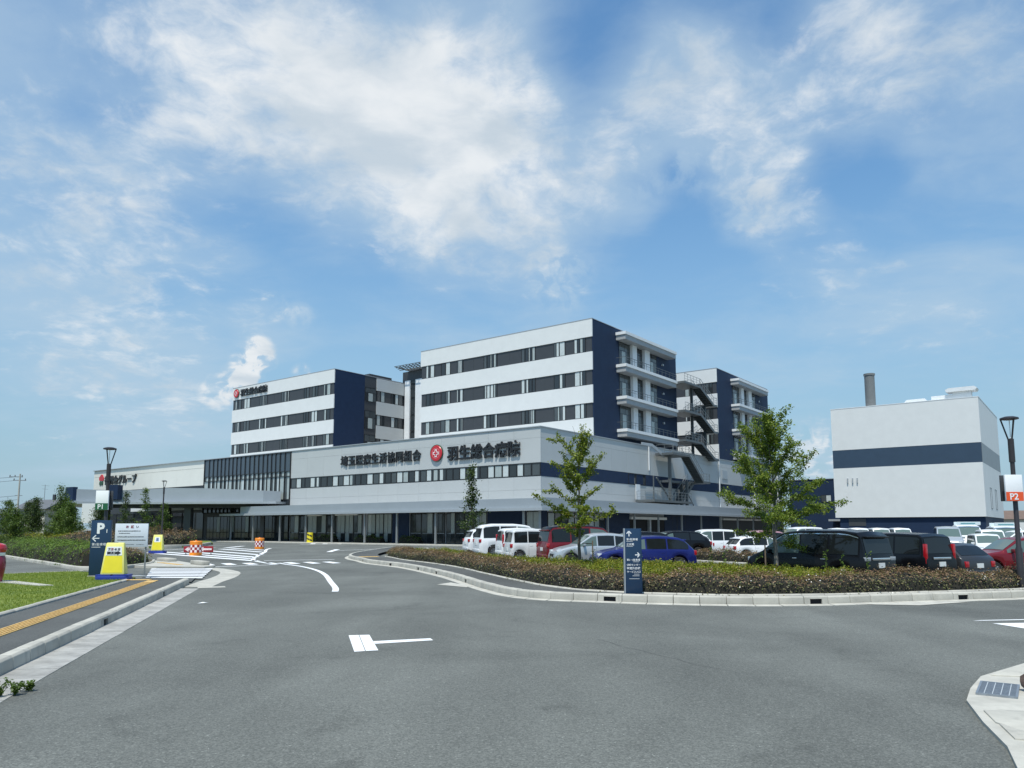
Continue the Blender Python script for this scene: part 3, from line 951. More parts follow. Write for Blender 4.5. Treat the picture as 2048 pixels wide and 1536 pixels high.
def balcony_side(bt, a, b0, bs, be, out, zt, last=True):
    """balcony slabs, windows and pilasters on a navy side wall at plane x = -a"""
    x0 = -a; x1 = x0 + out
    for i, z in enumerate(zt):
        s = bt.p('balcony', MB().box(x0, x1 - 0.12, bs + 0.12, be - 0.12, z - 0.95, z - 0.36), M_slab)
        sl = MB().box(x0, x1, bs, be, z - 0.36, z)
        bt.p('balcony_lip', sl, M_lip)
    for i, z in enumerate(zt[1:]):
        top = z + 3.05
        fl = z - 0.12
        P = x0 + 0.012
        # (start, end) in metres from the slab start
        L = [(0.0, 0.25, 0.0, 0.66, G_dark), (0.25, 0.62, 0.0, 0.66, G_pale), (0.62, 1.0, 0.0, 0.66, G_mid), (0.0, 0.5, 0.66, 1.0, G_mid), (0.5, 1.0, 0.66, 1.0, G_mid)]
        win(bt, 's', bs + 0.75, bs + 3.45, fl + 0.1, top, P, G_mid, lites=L)
        bt.p('pilaster', MB().box(P - 0.01, x0 + 0.42, bs + 3.55, bs + 4.7, fl, top + 0.1), M_lip)
        win(bt, 's', bs + 4.8, bs + 6.75, fl + 0.1, top, P, G_dark, lites=[(0.0, 0.45, 0.0, 0.72, G_dark), (0.45, 1.0, 0.0, 0.72, G_mid), (0.0, 1.0, 0.72, 1.0, G_dark)])
        bt.p('pilaster', MB().box(P - 0.01, x0 + 0.42, bs + 6.85, bs + 8.25, fl, top + 0.1), M_lip)
        win(bt, 's', bs + 8.35, bs + 10.9, fl + 0.1, top, P, G_mid, lites=[(0.0, 0.3, 0.0, 0.66, G_dark), (0.3, 0.65, 0.0, 0.66, G_pale), (0.65, 1.0, 0.0, 0.66, G_mid), (0.0, 0.5, 0.66, 1.0, G_dark), (0.5, 1.0, 0.66, 1.0, G_mid)])
        bt.p('wall_lamp', MB().box(x0, x0 + 0.22, bs + 12.4, bs + 12.7, fl + 2.1, fl + 2.35), M_alu)
        rl = MB()
        rl.bar((x1 - 0.1, bs + 0.1, z + 0.85), (x1 - 0.1, be - 0.1, z + 0.85), 0.05)
        rl.bar((x1 - 0.1, bs + 0.1, z + 0.55), (x1 - 0.1, be - 0.1, z + 0.55), 0.03)
        k = int((be - bs) / 1.1)
        for q in range(k + 1):
            yy = bs + 0.12 + (be - bs - 0.24) * q / k
            rl.bar((x1 - 0.1, yy, z), (x1 - 0.1, yy, z + 0.85), 0.035)
        rl.bar((x0, bs + 0.1, z + 0.85), (x1 - 0.1, bs + 0.1, z + 0.85), 0.05)
        bt.p('railing', rl, M_stairl)

balcony_side(tw2, 1.35, 12.5, 18.05, 32.4, 1.42, [25.82, 21.78, 17.80, 13.78])
balcony_side(tw3, 0.7, 48.0, 53.6, 67.5, 1.42, [25.55, 21.44, 17.44, 13.55])

# small rooftop pieces on the tall block
for xx in (-20.2, -16.4, -7.0, -5.0):
    tw2.p('rooftop_fitting', MB().cyl(xx, 14.0, TOP - 0.2, TOP + 0.45, 0.09, 8), M_alu)

# side of the left block: stair windows, then the banded wing towards the core
for z0, z1 in [(22.2, 24.5), (17.75, 20.7), (13.9, 16.8)]:
    L = [(0.0, 0.45, 0.62, 1.0, G_mid), (0.45, 1.0, 0.62, 1.0, G_mid), (0.0, 0.3, 0.0, 0.6, G_dark), (0.3, 0.72, 0.0, 0.6, G_pale), (0.72, 1.0, 0.0, 0.6, G_mid)]
    win(tw1, 's', 18.8, 21.1, z0, z1, -47.9 + 0.02, G_dark, lites=L)
tw1.p('side_wall', MB().box(-48.0, -47.93, 18.71, 21.2, 11.6, TOP - 0.02), M_dkpanel)
zs = [11.6] + [v for ab in BANDS for v in ab] + [TOP - 0.1]
for i in range(0, len(zs), 2):
    tw1.p('wall_band', MB().box(-48.05, -47.86, 21.25, 27.6, zs[i], zs[i + 1]), M_panel)
for z0, z1 in BANDS:
    for k, (u0, u1) in enumerate([(21.4, 22.2), (22.25, 23.1), (24.6, 25.4), (25.45, 26.2), (26.25, 27.2)]):
        win(tw1, 's', u0, u1, z0 + 0.02, z1 - 0.02, -47.95, [G_lit, G_mid, G_dark, G_pale, G_dark][(k + int(z0)) % 5])
    tw1.p('panel', MB().box(-47.99, -47.9, 22.4, 24.4, z1 - 0.02, z1 + 0.55), M_dkpanel)
tw1.p('rooftop_box', MB().box(-55.0, -50.5, 22.0, 27.0, TOP - 0.25, 27.5), M_dkpanel)

# stair core between the blocks with its rooftop deck
core = BThing('stair_core', 'narrow white and dark lift core between the two ward blocks', 'building', -41.0, 32.0, 11.6)
core.p('core', MB().box(-47.7, -30.0, 27.75, 38.0, 11.6, 26.5), M_dkpanel)
for x0, x1 in ((-47.7, -46.55), (-45.2, -43.3), (-42.7, -41.4)):
    core.p('pilaster', MB().box(x0, x1, 27.45, 27.745, 11.6, 26.75), M_lip)
for k in range(5):
    win(core, 'f', -46.5, -45.25, 12.2 + k * 2.9, 14.95 + k * 2.9, 27.7, G_dark)
core.p('penthouse', MB().box(-49.0, -31.0, 28.2, 37.0, 26.52, 28.5), M_dkpanel)
dk = MB().box(-47.6, -31.0, 27.4, 36.0, 28.55, 28.75)
core.p('rooftop_deck', dk, M_alu)
nt_ = MB()
for k in range(23):
    x = -47.6 + k * 0.75
    nt_.bar((x, 27.4, 28.65), (x - 0.15, 26.1, 29.15), 0.12)
for q in range(4):
    nt_.bar((-48.9, 26.1 + q * 0.4, 29.15 - q * 0.15), (-31.0, 26.1 + q * 0.4, 29.15 - q * 0.15), 0.10)
for k in range(9):
    nt_.bar((-47.6, 27.4 + k, 28.65), (-48.9, 27.3 + k, 29.15), 0.12)
for q in range(4):
    nt_.bar((-48.9 + q * 0.4, 26.1, 29.15 - q * 0.15), (-48.9 + q * 0.4, 36.0, 29.15 - q * 0.15), 0.10)
core.p('safety_net_frame', nt_, M_stairl)
core.p('beacon', MB().lathe([(0.0, 0.8), (0.42, 0.7), (0.5, 0.35), (0.3, 0.05), (0.25, 0.0)], 12, 'z', (-43.5, 28.4, 28.76)), M_alu, smooth=True)

# ------------------------------------------------------------------ two-storey wing with the big sign
PZ = 12.05
low = BThing('hospital_wing', 'long two-storey pale grey hospital wing with ribbon windows and large lettering', 'building', -20, 0)
low.p('core', MB().box(-41.0, -0.10, 0.12, 75.0, 0.0, PZ - 0.15), M_joint)
low.p('core', MB().box(-99.0, -41.01, 0.35, 75.0, 0.0, PZ - 0.16), M_dkpanel)
# front rows of panels
for z0, z1 in ((10.95, PZ), (8.42, 10.95), (5.68, 7.02), (4.3, 5.68)):
    panels(low, 'f', -41.0, 0.0, z0, z1, 0.055, 3.4, M_panel)
    panels(low, 's', 0.125, 74.5, z0, z1, -0.03, 3.5, M_panel)
low.p('coping', MB().box(-99.2, 0.06, -0.05, 0.3, PZ, PZ + 0.09).box(-0.28, 0.06, 0.301, 75, PZ, PZ + 0.09), M_alu)
low.p('roof', MB().box(-98.9, -0.3, 0.32, 74.9, PZ - 0.14, PZ - 0.05), M_soffit)
# ribbon window
edges = [40.9, 39.77, 38.7, 37.97, 36.82, 35.59, 34.69, 33.46, 32.35, 31.26, 30.29, 29.12, 28.08, 27.04, 25.92, 24.82, 23.73, 22.75, 21.7, 20.75, 19.72, 18.79, 17.79, 16.89, 15.92, 14.87, 13.92, 12.9, 11.89, 10.9, 10.01, 8.8, 8.01, 6.92, 6.0, 4.95, 4.05, 3.03, 2.16, 1.16, 0.04]
seq = 'mlddllddlm lpddlmldmlpdlmlplddlmldlpldlmm'.replace(' ', '')
gm = {'m': G_mid, 'l': G_lit, 'd': G_dark, 'p': G_pale}
for i, (h, l) in enumerate(zip(edges, edges[1:])):
    g_ = gm[seq[i % len(seq)]]; f_ = rw.choice([0.55, 0.72, 1.0, 1.0])
    L_ = None if g_ not in (G_lit, G_pale) or f_ == 1.0 else [(0, f_, 0, 1, g_), (f_, 1, 0, 1, G_dark)]
    win(low, 'f', -h + 0.01, -l - 0.01, 7.06, 8.38, 0.06, g_, fr=0.07, lites=L_)
# navy stripe and its windows on the side
low.p('stripe', MB().box(-0.09, -0.01, 0.13, 74.5, 7.04, 8.40), M_navy)
for u0, u1 in ((18.2, 20.1), (20.15, 22.6), (46.5, 49.5)):
    win(low, 's', u0, u1, 7.07, 8.37, 0.0, G_dark)
low.p('vent', MB().box(-0.02, 0.06, 47.2, 49.2, 9.2, 10.5), M_alu)
low.p('vent', MB().box(-0.02, 0.06, 4.6, 6.6, 9.6, 11.4), M_alu)
# white drainpipes
for y0, z0, z1 in ((45.9, 3.0, 12.1), (23.4, 9.0, 12.0), (60.5, 3.0, 12.1), (72.0, 3.0, 12.1)):
    low.p('drainpipe', MB().box(0.03, 0.16, y0, y0 + 0.14, z0, z1), M_lip)

# glazed stair hall
mull = [62.19, 60.9, 59.8, 58.7, 57.7, 56.7, 55.7, 54.7, 53.7, 52.7, 51.6, 50.5, 49.4, 48.35, 47.3, 46.3, 45.35, 44.4, 43.4, 42.3, 41.09]
for h in mull:
    low.p('mullion', MB().box(-h - 0.05, -h + 0.05, -0.08, 0.30, 4.0, PZ), M_frame)
for zt in (8.73, 9.40, 5.62, 11.98):
    low.p('transom', MB().box(-62.1, -41.15, -0.05, 0.28, zt - 0.035, zt + 0.035), M_frame)
for i, (h, l) in enumerate(zip(mull, mull[1:])):
    def pn(u0, u1, z0, z1, m):
        low.at('pane', shared(('cw', round(u1 - u0, 2), round(z1 - z0, 2), m.name), lambda: MB().box(-(u1 - u0) / 2, (u1 - u0) / 2, 0, 0.03, 0, z1 - z0).mesh('pane', m)), -(u0 + u1) / 2, 0.05 + rw.uniform(-0.008, 0.008), z0, rw.uniform(-0.003, 0.003))
    u0, u1 = l + 0.05, h - 0.05; w = u1 - u0
    pn(u0, u1, 9.44, 11.94, G_navy)
    pn(u0, u0 + w * 0.56, 8.77, 9.36, G_pale); pn(u0 + w * 0.56, u1, 8.77, 9.36, G_mid)
    pn(u0, u0 + w * 0.56, 5.66, 8.69, G_lit if i % 4 == 1 else G_pale); pn(u0 + w * 0.56, u1, 5.66, 8.69, G_mid if i % 3 else G_pale)
    pn(u0, u1, 4.1, 5.58, G_dark)
# white upper wall of the far left part
for z0, z1 in ((10.9, PZ + 0.03), (8.25, 10.88)):
    panels(low, 'f', -99.1, -62.3, z0, z1, 0.20, 4.1, mat('cream_white_panel', (0.68, 0.67, 0.60), 0.55, var=0.03, vscale=0.8))
for k in range(12):
    win(low, 'f', -98.9 + k * 3.05, -96.0 + k * 3.05, 0.2, 4.2, 0.3, G_dark)
low.p('bright_band', MB().box(-84, -62.5, -0.2, 0.3, 4.55, 5.35), M_white)  # white beam added to stand for the bright light band under the canopy

# ground floor under the canopy, from left to right
def shop(a_hi, a_lo, n, glz, z1=3.5, z0=0.12):
    s = (a_hi - a_lo) / n
    for i in range(n):
        g_ = glz[i % len(glz)]
        win(low, 'f', -a_hi + i * s + 0.01, -a_hi + (i + 1) * s - 0.01, z0, z1, 0.05, g_, fr=0.07,
            lites=[(0.0, 0.5, 0.0, 0.32, g_), (0.5, 1.0, 0.0, 0.32, G_dark), (0.0, 0.5, 0.33, 1.0, g_), (0.5, 1.0, 0.33, 1.0, G_mid if g_ is G_dark else G_pale)])
shop(61.0, 50.2, 6, [G_dark, G_mid]); shop(50.0, 41.2, 5, [G_dark])
shop(40.8, 31.5, 5, [G_mid, G_dark, G_pale]); shop(31.3, 26.6, 3, [G_pale, G_pale, G_mid]); shop(25.6, 21.4, 3, [G_lit, G_pale, G_pale])
low.p('wall', MB().box(-21.3, -18.6, 0.03, 0.11, 0.05, 4.25), M_navy)
shop(18.4, 13.0, 3, [G_dark, G_mid, G_dark]); shop(12.8, 8.8, 3, [G_mid, G_dark])
shop(8.6, 7.0, 1, [G_lit])
low.p('wall', MB().box(-6.9, -1.9, 0.03, 0.11, 0.05, 4.25), M_navy)
shop(1.8, 0.1, 1, [G_pale])
# side ground floor
def shop_s(y0, y1, n, glz, z1=3.4):
    s = (y1 - y0) / n
    for i in range(n):
        win(low, 's', y0 + i * s + 0.01, y0 + (i + 1) * s - 0.01, 0.2, z1, -0.05, glz[i % len(glz)], fr=0.07)
low.p('wall', MB().box(-0.095, -0.03, 0.13, 1.2, 0.05, 4.25), M_navy)
shop_s(1.3, 7.6, 5, [G_pale, G_dark, G_mid, G_pale, G_lit]); shop_s(9.2, 12.6, 3, [G_lit, G_pale, G_dark])
low.p('wall', MB().box(-0.095, -0.03, 12.7, 18.4, 0.05, 4.25), M_navy)
low.p('garage_opening', MB().box(-0.08, -0.035, 18.5, 27.6, 0.05, 3.0), M_dark)  # flat near-black sheet in place of the shaded interior
low.p('garage_lintel', MB().box(-0.02, 0.25, 18.3, 27.8, 2.85, 3.15), M_lip)
low.p('garage_post', MB().box(-0.02, 0.3, 22.9, 23.3, 0.0, 2.84), M_alu)
low.p('wall', MB().box(-0.095, -0.03, 27.7, 46.0, 0.05, 4.25), M_navy)
shop_s(30, 34, 3, [G_dark, G_mid]); 
for k in range(4):
    low.p('garage_opening', MB().box(-0.08, -0.02, 47.0 + k * 6.6, 52.8 + k * 6.6, 0.05, 3.0), M_dkpanel)
    low.p('garage_lintel', MB().box(-0.02, 0.2, 46.9 + k * 6.6, 52.9 + k * 6.6, 3.0, 3.25), M_lip)

# ------------------------------------------------------------------ canopies
wc = BThing('walkway_canopy', 'long grey metal walkway canopy wrapping the ground floor of the wing', 'canopy', -10, -3)
# L-shaped roof: outer faces at y=-4.1 and x=3.0
def fascia(x0, x1, y0, y1, z0, z1):
    return MB().box(x0, x1, y0, y1, z0, z1)
wc.p('fascia', MB().box(-46, 3.0, -4.1, -3.9, 3.72, 4.62), M_canopy)
wc.p('fascia', MB().box(2.8, 3.0, -3.899, 74.0, 3.72, 4.68), M_canopy)
wc.p('eave', MB().prism([(-50.5, -4.35), (3.25, -4.35), (3.25, 74), (2.75, 74), (2.75, -3.85), (-50.5, -3.85)], 3.44, 3.715), M_alu)
wc.p('roof_deck', MB().box(-46, 2.79, -3.89, 0.04, 3.9, 4.2), M_soffit)
wc.p('roof_deck', MB().box(-0.02, 2.79, 0.045, 73.9, 3.9, 4.22), M_soffit)
for a in (48.7, 43.6, 37.8, 32.6, 27.66, 21.9, 16.7, 10.9, 5.0, -0.6):
    wc.p('column', MB().box(-a - 0.09, -a + 0.09, -3.75, -3.57, 0, 3.5), M_rail)
for y in (-3.6, 3, 9, 15, 21, 27.5, 33.5, 40, 46.5, 53, 60, 67):
    wc.p('column', MB().box(2.3, 2.48, y, y + 0.18, 0, 3.5), M_rail)
for a0, a1, zz in ((34.5, 31.6, 3.3), (29.0, 25.0, 3.32)):
    wc.p('light_strip', MB().box(-a0, -a1, -2.2, -2.0, zz, zz + 0.12), M_lip)
pv = tag(MB().prism([b2w(-62, -5.5)[:2], b2w(4.5, -5.5)[:2], b2w(4.5, 75)[:2], b2w(0.2, 75)[:2], b2w(0.2, 0.3)[:2], b2w(-62, 0.3)[:2]], -0.1, 0.10).build('pavement', M_conc2), kind='structure')

ec = thing('entrance_canopy', 'broad grey flat-roofed drive-through canopy at the main entrance', 'canopy', (-45, 104, 0))
def ecp(name, mb, m, **kw):
    mb.shift(45, -104, 0); return mb.build(name, m, ec, **kw)
front = [(-59.4, 101.6), (-57.9, 100.0), (-54.5, 101.6), (-51.0, 102.0), (-46.0, 101.2), (-40.0, 100.4), (-32.9, 100.0)]
back = [(-31.0, 101.4), (-60.0, 123.5), (-66.5, 117.0)]
ecp('roof', MB().prism(front + back, 5.3, [7.15, 6.95, 6.9, 6.9, 7.15, 7.05, 6.7, 6.7, 7.0, 7.1]), M_canopy)
lipf = [(-60.2, 100.2), (-57.8, 98.9), (-54.4, 100.6), (-51.0, 101.0), (-46.0, 100.2), (-40.0, 99.4), (-30.9, 99.0)]
ecp('eave', MB().prism(lipf + [(-30.3, 101.5), (-60.0, 123.6), (-67, 117)], 4.98, 5.28), M_alu)
ecp('soffit_beam', MB().prism([(-57.5, 102.0), (-33.5, 101.5), (-33.5, 102.2), (-57.5, 102.7)], 4.5, 4.97), M_frame)
ecp('end_block', MB().prism([(-59.45, 100.6), (-57.95, 99.75), (-57.6, 100.2), (-59.0, 101.8)], 5.45, 7.22), M_navy)
ecp('sign_block', MB().box(-54.0, -52.5, 100.6, 101.9, 5.6, 7.55), M_navy)
for x, y, w in ((-43.7, 102.5, 0.9), (-33.6, 102.3, 0.5), (-55.5, 103.5, 0.9), (-50.0, 110.0, 0.8)):
    ecp('column', MB().box(x - w / 2, x + w / 2, y - w / 2, y + w / 2, 0, 4.97), M_dkpanel)

# ------------------------------------------------------------------ lettering on the walls
M_letter = mat('black_letter', (0.016, 0.016, 0.018), 0.35)
M_red = mat('emblem_red', (0.52, 0.022, 0.035), 0.35)
M_green = mat('emblem_green', (0.02, 0.07, 0.035), 0.4)
M_signwhite = mat('sign_white', (0.82, 0.83, 0.83), 0.4)

def emblem(bt, x, y, z, r):
    """red disc with a dark rim, pale ring and outlined cross"""
    base = bt.p('emblem', MB().lathe([(0, -0.16), (r, -0.16), (r * 1.04, -0.1), (r * 1.04, 0.0)], 40, 'y', (x - r * 0.05, y, z + r * 0.04)), M_green, smooth=True)
    bt.p('emblem_disc', MB().lathe([(0, -0.24), (r * 0.90, -0.24), (r * 0.96, -0.18), (r * 0.96, -0.161)], 40, 'y', (x, y, z)), M_red, smooth=True)
    bt.p('emblem_ring', MB().lathe([(r * 0.58, -0.242), (r * 0.58, -0.25), (r * 0.63, -0.25), (r * 0.63, -0.242)], 40, 'y', (x, y, z)), mat('emblem_pink', (0.75, 0.25, 0.26), 0.4))
    a, b = r * 0.17, r * 0.46
    c = MB().box(x - a, x + a, y - 0.262, y - 0.243, z - b, z + b).box(x - b, x - a, y - 0.262, y - 0.243, z - a, z + a).box(x + a, x + b, y - 0.262, y - 0.243, z - a, z + a)
    bt.p('emblem_cross', c, M_signwhite)
    a, b = r * 0.09, r * 0.34
    c = MB().box(x - a, x + a, y - 0.272, y - 0.263, z - b, z + b).box(x - b, x - a, y - 0.272, y - 0.263, z - a, z + a).box(x + a, x + b, y - 0.272, y - 0.263, z - a, z + a)
    bt.p('emblem_cross_inner', c, M_red)

s1 = BThing('wall_sign', 'black cooperative name lettering, left half of the long wall sign', 'sign', -24, 0, 9.5)
for i, ch in enumerate('埼玉医療生活協同組合'):
    s1.at('letter', glyph(ch, 1.36, 0.14, M_letter, 0.022), -30.75 + i * 1.405, -0.06, 9.62)
s2 = BThing('wall_sign', 'larger black hospital name lettering beside the red emblem on the wing', 'sign', -8, 0, 9.2)
for i, ch in enumerate('羽生総合病院'):
    s2.at('letter', glyph(ch, 1.70, 0.16, M_letter, 0.024), -12.65 + i * 1.69, -0.07, 9.38)
s3 = BThing('wall_emblem', 'round red emblem with white cross in the middle of the wing sign', 'emblem', -14.25, 0, 9.2)
emblem(s3, -14.25, 0.02, 10.16, 0.93)
s4 = BThing('wall_sign', 'small black hospital name lettering high on the left ward block', 'sign', -69, 12.5, 24.6)
for i, ch in enumerate('羽生総合病院'):
    s4.at('letter', glyph(ch, 1.34, 0.14, M_letter, 0.022), -73.0 + i * 1.31, 12.38, 24.80)
s5 = BThing('wall_emblem', 'small red emblem high on the left ward block', 'emblem', -74.1, 12.5, 24.6)
emblem(s5, -74.15, 12.46, 25.32, 0.76)
s6 = BThing('wall_sign', 'black group name lettering on the far left white wall', 'sign', -89, 0.15, 9.3)
for i, ch in enumerate('徳洲会グループ'):
    s6.at('letter', glyph(ch, 1.62, 0.14, M_letter, 0.024), -94.6 + i * 1.62, 0.06, 9.55)
s7 = BThing('wall_emblem', 'red and green flower-like emblem on the far left white wall', 'emblem', -96.2, 0.15, 9.3)
s7.p('emblem_disc', MB().lathe([(0, -0.12), (0.55, -0.12), (0.58, 0.0)], 20, 'y', (-96.0, 0.19, 10.75)).lathe([(0, -0.11), (0.4, -0.11), (0.42, 0.0)], 16, 'y', (-96.5, 0.19, 10.6)).lathe([(0, -0.115), (0.4, -0.115), (0.42, 0.0)], 16, 'y', (-95.55, 0.19, 10.55)), M_red)
s7.p('emblem_leaf', MB().lathe([(0, -0.1), (0.36, -0.1), (0.38, 0.0)], 14, 'y', (-96.4, 0.19, 9.75)).lathe([(0, -0.105), (0.36, -0.105), (0.38, 0.0)], 14, 'y', (-95.7, 0.19, 9.75)), M_green)

# ------------------------------------------------------------------ outside stairs
def flight(bt, x0, x1, ya, za, yb, zb, m=None, rail=True, parent=None):
    """steps from (ya, za) to (yb, zb) along y"""
    m = m or M_stairs
    n = max(3, int(abs(za - zb) / 0.19)); mb = MB()
    for i in range(n):
        f0, f1 = i / n, (i + 1) / n
        y0, y1 = ya + (yb - ya) * f0, ya + (yb - ya) * f1
        z = za + (zb - za) * f1
        mb.box(x0 + 0.06, x1 - 0.06, min(y0, y1), max(y0, y1) + 0.02, z - 0.05, z)
        mb.box(x0 + 0.06, x1 - 0.06, (y1 if yb < ya else y0), (y1 if yb < ya else y0) + 0.015, z, z + abs(za - zb) / n)
    fo = bt.p('flight', mb, m, parent)
    st = MB()
    for x in (x0, x1 - 0.06):
        st.prism_x([(ya, za - 0.3), (yb, zb - 0.3), (yb, zb + 0.12), (ya, za + 0.12)] if yb > ya else [(yb, zb - 0.3), (ya, za - 0.3), (ya, za + 0.12), (yb, zb + 0.12)], x, x + 0.055)
    bt.p('stringer', st, M_stairl if m is M_stairs else m, parent)
    if rail:
        rl = MB()
        for x in (x0 + 0.03, x1 - 0.03):
            rl.bar((x, ya, za + 1.05), (x, yb, zb + 1.05), 0.05)
            rl.bar((x, ya, za + 0.6), (x, yb, zb + 0.6), 0.03)
            for k in range(7):
                f = k / 6; y = ya + (yb - ya) * f; z = za + (zb - za) * f
                rl.bar((x, y, z), (x, y, z + 1.05), 0.03)
        bt.p('railing', rl, M_rail, parent)

def landing(bt, x0, x1, y0, y1, z, sides, m=None):
    bt.p('landing', MB().box(x0, x1, y0, y1, z - 0.28, z), m or M_stairl)
    rl = MB()
    for (ax, ay), (bx, by) in sides:
        for h in (1.05, 0.7, 0.35):
            rl.bar((ax, ay, z + h), (bx, by, z + h), 0.045 if h > 1 else 0.028)
        n = max(1, int((abs(bx - ax) + abs(by - ay)) / 0.9))
        for k in range(n + 1):
            f = k / n
            rl.bar((ax + (bx - ax) * f, ay + (by - ay) * f, z), (ax + (bx - ax) * f, ay + (by - ay) * f, z + 1.05), 0.035)
    if sides: bt.p('railing', rl, M_rail)

es = BThing('outside_staircase', 'tall grey steel zigzag escape stairs behind the main ward block', 'staircase', 0.0, 40, 11.9)
for i, z in enumerate((21.75, 17.78, 13.76)):
    landing(es, -1.6, 1.1, 32.41, 37.6, z, [((1.05, 32.5), (1.05, 37.5))] if i else [((1.05, 32.5), (1.05, 37.5)), ((-1.5, 37.5), (-0.1, 37.5))])
    flight(es, -0.2, 1.1, 37.6, z, 42.2, z - 1.98)
    landing(es, -1.6, 1.1, 42.21, 43.6, z - 1.98, [((1.05, 42.2), (1.05, 43.5)), ((1.05, 43.5), (-1.5, 43.5))])
    if i < 2: flight(es, -1.6, -0.3, 42.2, z - 1.98, 37.6, z - 3.95, rail=True)
for x, y in ((-0.1, 37.2), (-0.1, 41.6)):
    es.p('column', MB().box(x - 0.16, x + 0.16, y - 0.16, y + 0.16, 11.9, 21.6 if y < 40 else 19.6), M_stairs)

ls = BThing('outside_staircase', 'lower grey steel escape stairs hung on the side wall of the wing', 'staircase', 1.4, 28, 4.7)
ls.p('bridge_beam', MB().prism_x([(19.9, 11.9), (22.6, 11.9), (26.0, 10.7), (26.0, 11.2), (22.7, 12.25), (19.9, 12.2)], 0.9, 1.0), M_alu)
landing(ls, 0.1, 2.6, 25.2, 30.0, 11.3, [((2.55, 25.3), (2.55, 29.9)), ((0.2, 25.3), (2.5, 25.3))])
flight(ls, 1.4, 2.6, 30.0, 11.3, 34.4, 8.1)
landing(ls, 0.2, 2.6, 34.41, 36.6, 8.1, [((2.55, 34.5), (2.55, 36.5)), ((0.3, 36.5), (2.5, 36.5))])
flight(ls, 0.2, 1.3, 34.4, 8.1, 30.2, 5.2)
landing(ls, 0.2, 2.7, 19.6, 30.4, 5.2, [((2.6, 19.7), (2.6, 30.3)), ((0.3, 19.7), (2.6, 19.7))])
landing(ls, 0.2, 1.35, 26.2, 31.6, 7.9, [])
for x, y, z1 in ((1.38, 26.6, 11.0), (1.38, 31.6, 8.0), (0.5, 31.8, 8.0)):
    ls.p('column', MB().box(x - 0.17, x + 0.17, y - 0.17, y + 0.17, 4.3, z1), M_stairl)
br = MB(); br.bar((1.4, 26.5, 5.4), (1.4, 22.8, 8.0), 0.14); br.bar((1.4, 26.6, 5.4), (1.4, 30.0, 7.8), 0.1); br.bar((1.4, 31.6, 6.5), (1.4, 33.6, 4.8), 0.1); br.bar((1.4, 22.0, 5.2), (1.4, 22.0, 8.2), 0.12)
ls.p('brace', br, M_stairl)
ls.p('access_door', MB().box(0.02, 0.1, 19.9, 21.0, 5.25, 7.1), M_lip)

# ------------------------------------------------------------------ plant building on the right
pb_ = BThing('plant_building', 'white windowless plant building with a navy stripe and grey chimney', 'building', 24, 60)
X0, X1, Y0, Y1 = 15.35, 33.3, 49.5, 73.5
pb_.p('base', MB().box(X0 + 0.5, X1 - 0.12, Y0 + 0.3, Y1, 0, 3.4), M_navy)
pb_.p('wall', MB().box(X0, X1, Y0, Y1 - 0.5, 3.25, 10.1), M_white)
pb_.p('stripe', MB().box(X0 + 0.02, X1 - 0.02, Y0 + 0.02, Y1 - 0.52, 10.101, 12.64), mat('slate_blue_panel', (0.035, 0.062, 0.10), 0.4, var=0.08, vscale=1))
pb_.p('upper_wall', MB().box(X0, X1, Y0, Y1 - 0.5, 12.641, 18.46), M_white)
pb_.p('coping', MB().box(X0 - 0.03, X1 + 0.03, Y0 - 0.03, Y0 + 0.3, 18.461, 18.55).box(X1 - 0.3, X1 + 0.03, Y0 + 0.301, Y1 - 0.5, 18.461, 18.55), M_lip)
for k in range(4):
    pb_.p('stripe_panel', MB().box(X1 - 0.015, X1 + 0.006, Y0 + 0.3 + k * 5.7, Y0 + 5.9 + k * 5.7, 10.12, 12.62), mat('louvre_grey', (0.25, 0.275, 0.29), 0.5, var=0.1, vscale=2))
for y in (56.0, 62.3):
    win(pb_, 's', y, y + 1.9, 4.35, 7.15, X1, G_mid, depth=0.04)
for x in (17.2, 17.85, 18.45):
    pb_.p('vent_pipe', MB().bar((x, Y0 - 0.12, 8.6), (x, Y0 - 0.12, 8.0), 0.14).bar((x, Y0, 8.6), (x, Y0 - 0.18, 8.6), 0.14), M_alu)
pb_.p('base_louvre', MB().box(17.0, 19.2, Y0 + 0.26, Y0 + 0.297, 2.1, 3.1), M_dkpanel)
pb_.p('chimney', MB().lathe([(0.66, 18.0), (0.66, 23.0), (0.74, 23.02), (0.74, 23.28), (0.56, 23.28), (0.56, 22.6)], 28, 'z', (20.35, 51.0, 0)), mat('chimney_grey', (0.17, 0.18, 0.18), 0.6, var=0.08, vscale=2), smooth=True)
pb_.p('roof_vent', MB().prism_y([(24.4, 18.4), (27.4, 18.4), (27.1, 19.05), (24.9, 19.05)], 50.6, 52.2), M_lip)
pb_.p('roof_vent', MB().box(27.9, 30.8, 50.5, 52.0, 18.4, 19.2), M_lip)
pb_.p('vent_hood', MB().box(30.4, 32.5, 50.4, 51.6, 18.4, 19.5).prism_y([(29.7, 19.5), (33.0, 19.5), (33.2, 19.75), (32.9, 20.0), (30.0, 20.0), (29.6, 19.8)], 50.0, 52.2), M_lip)

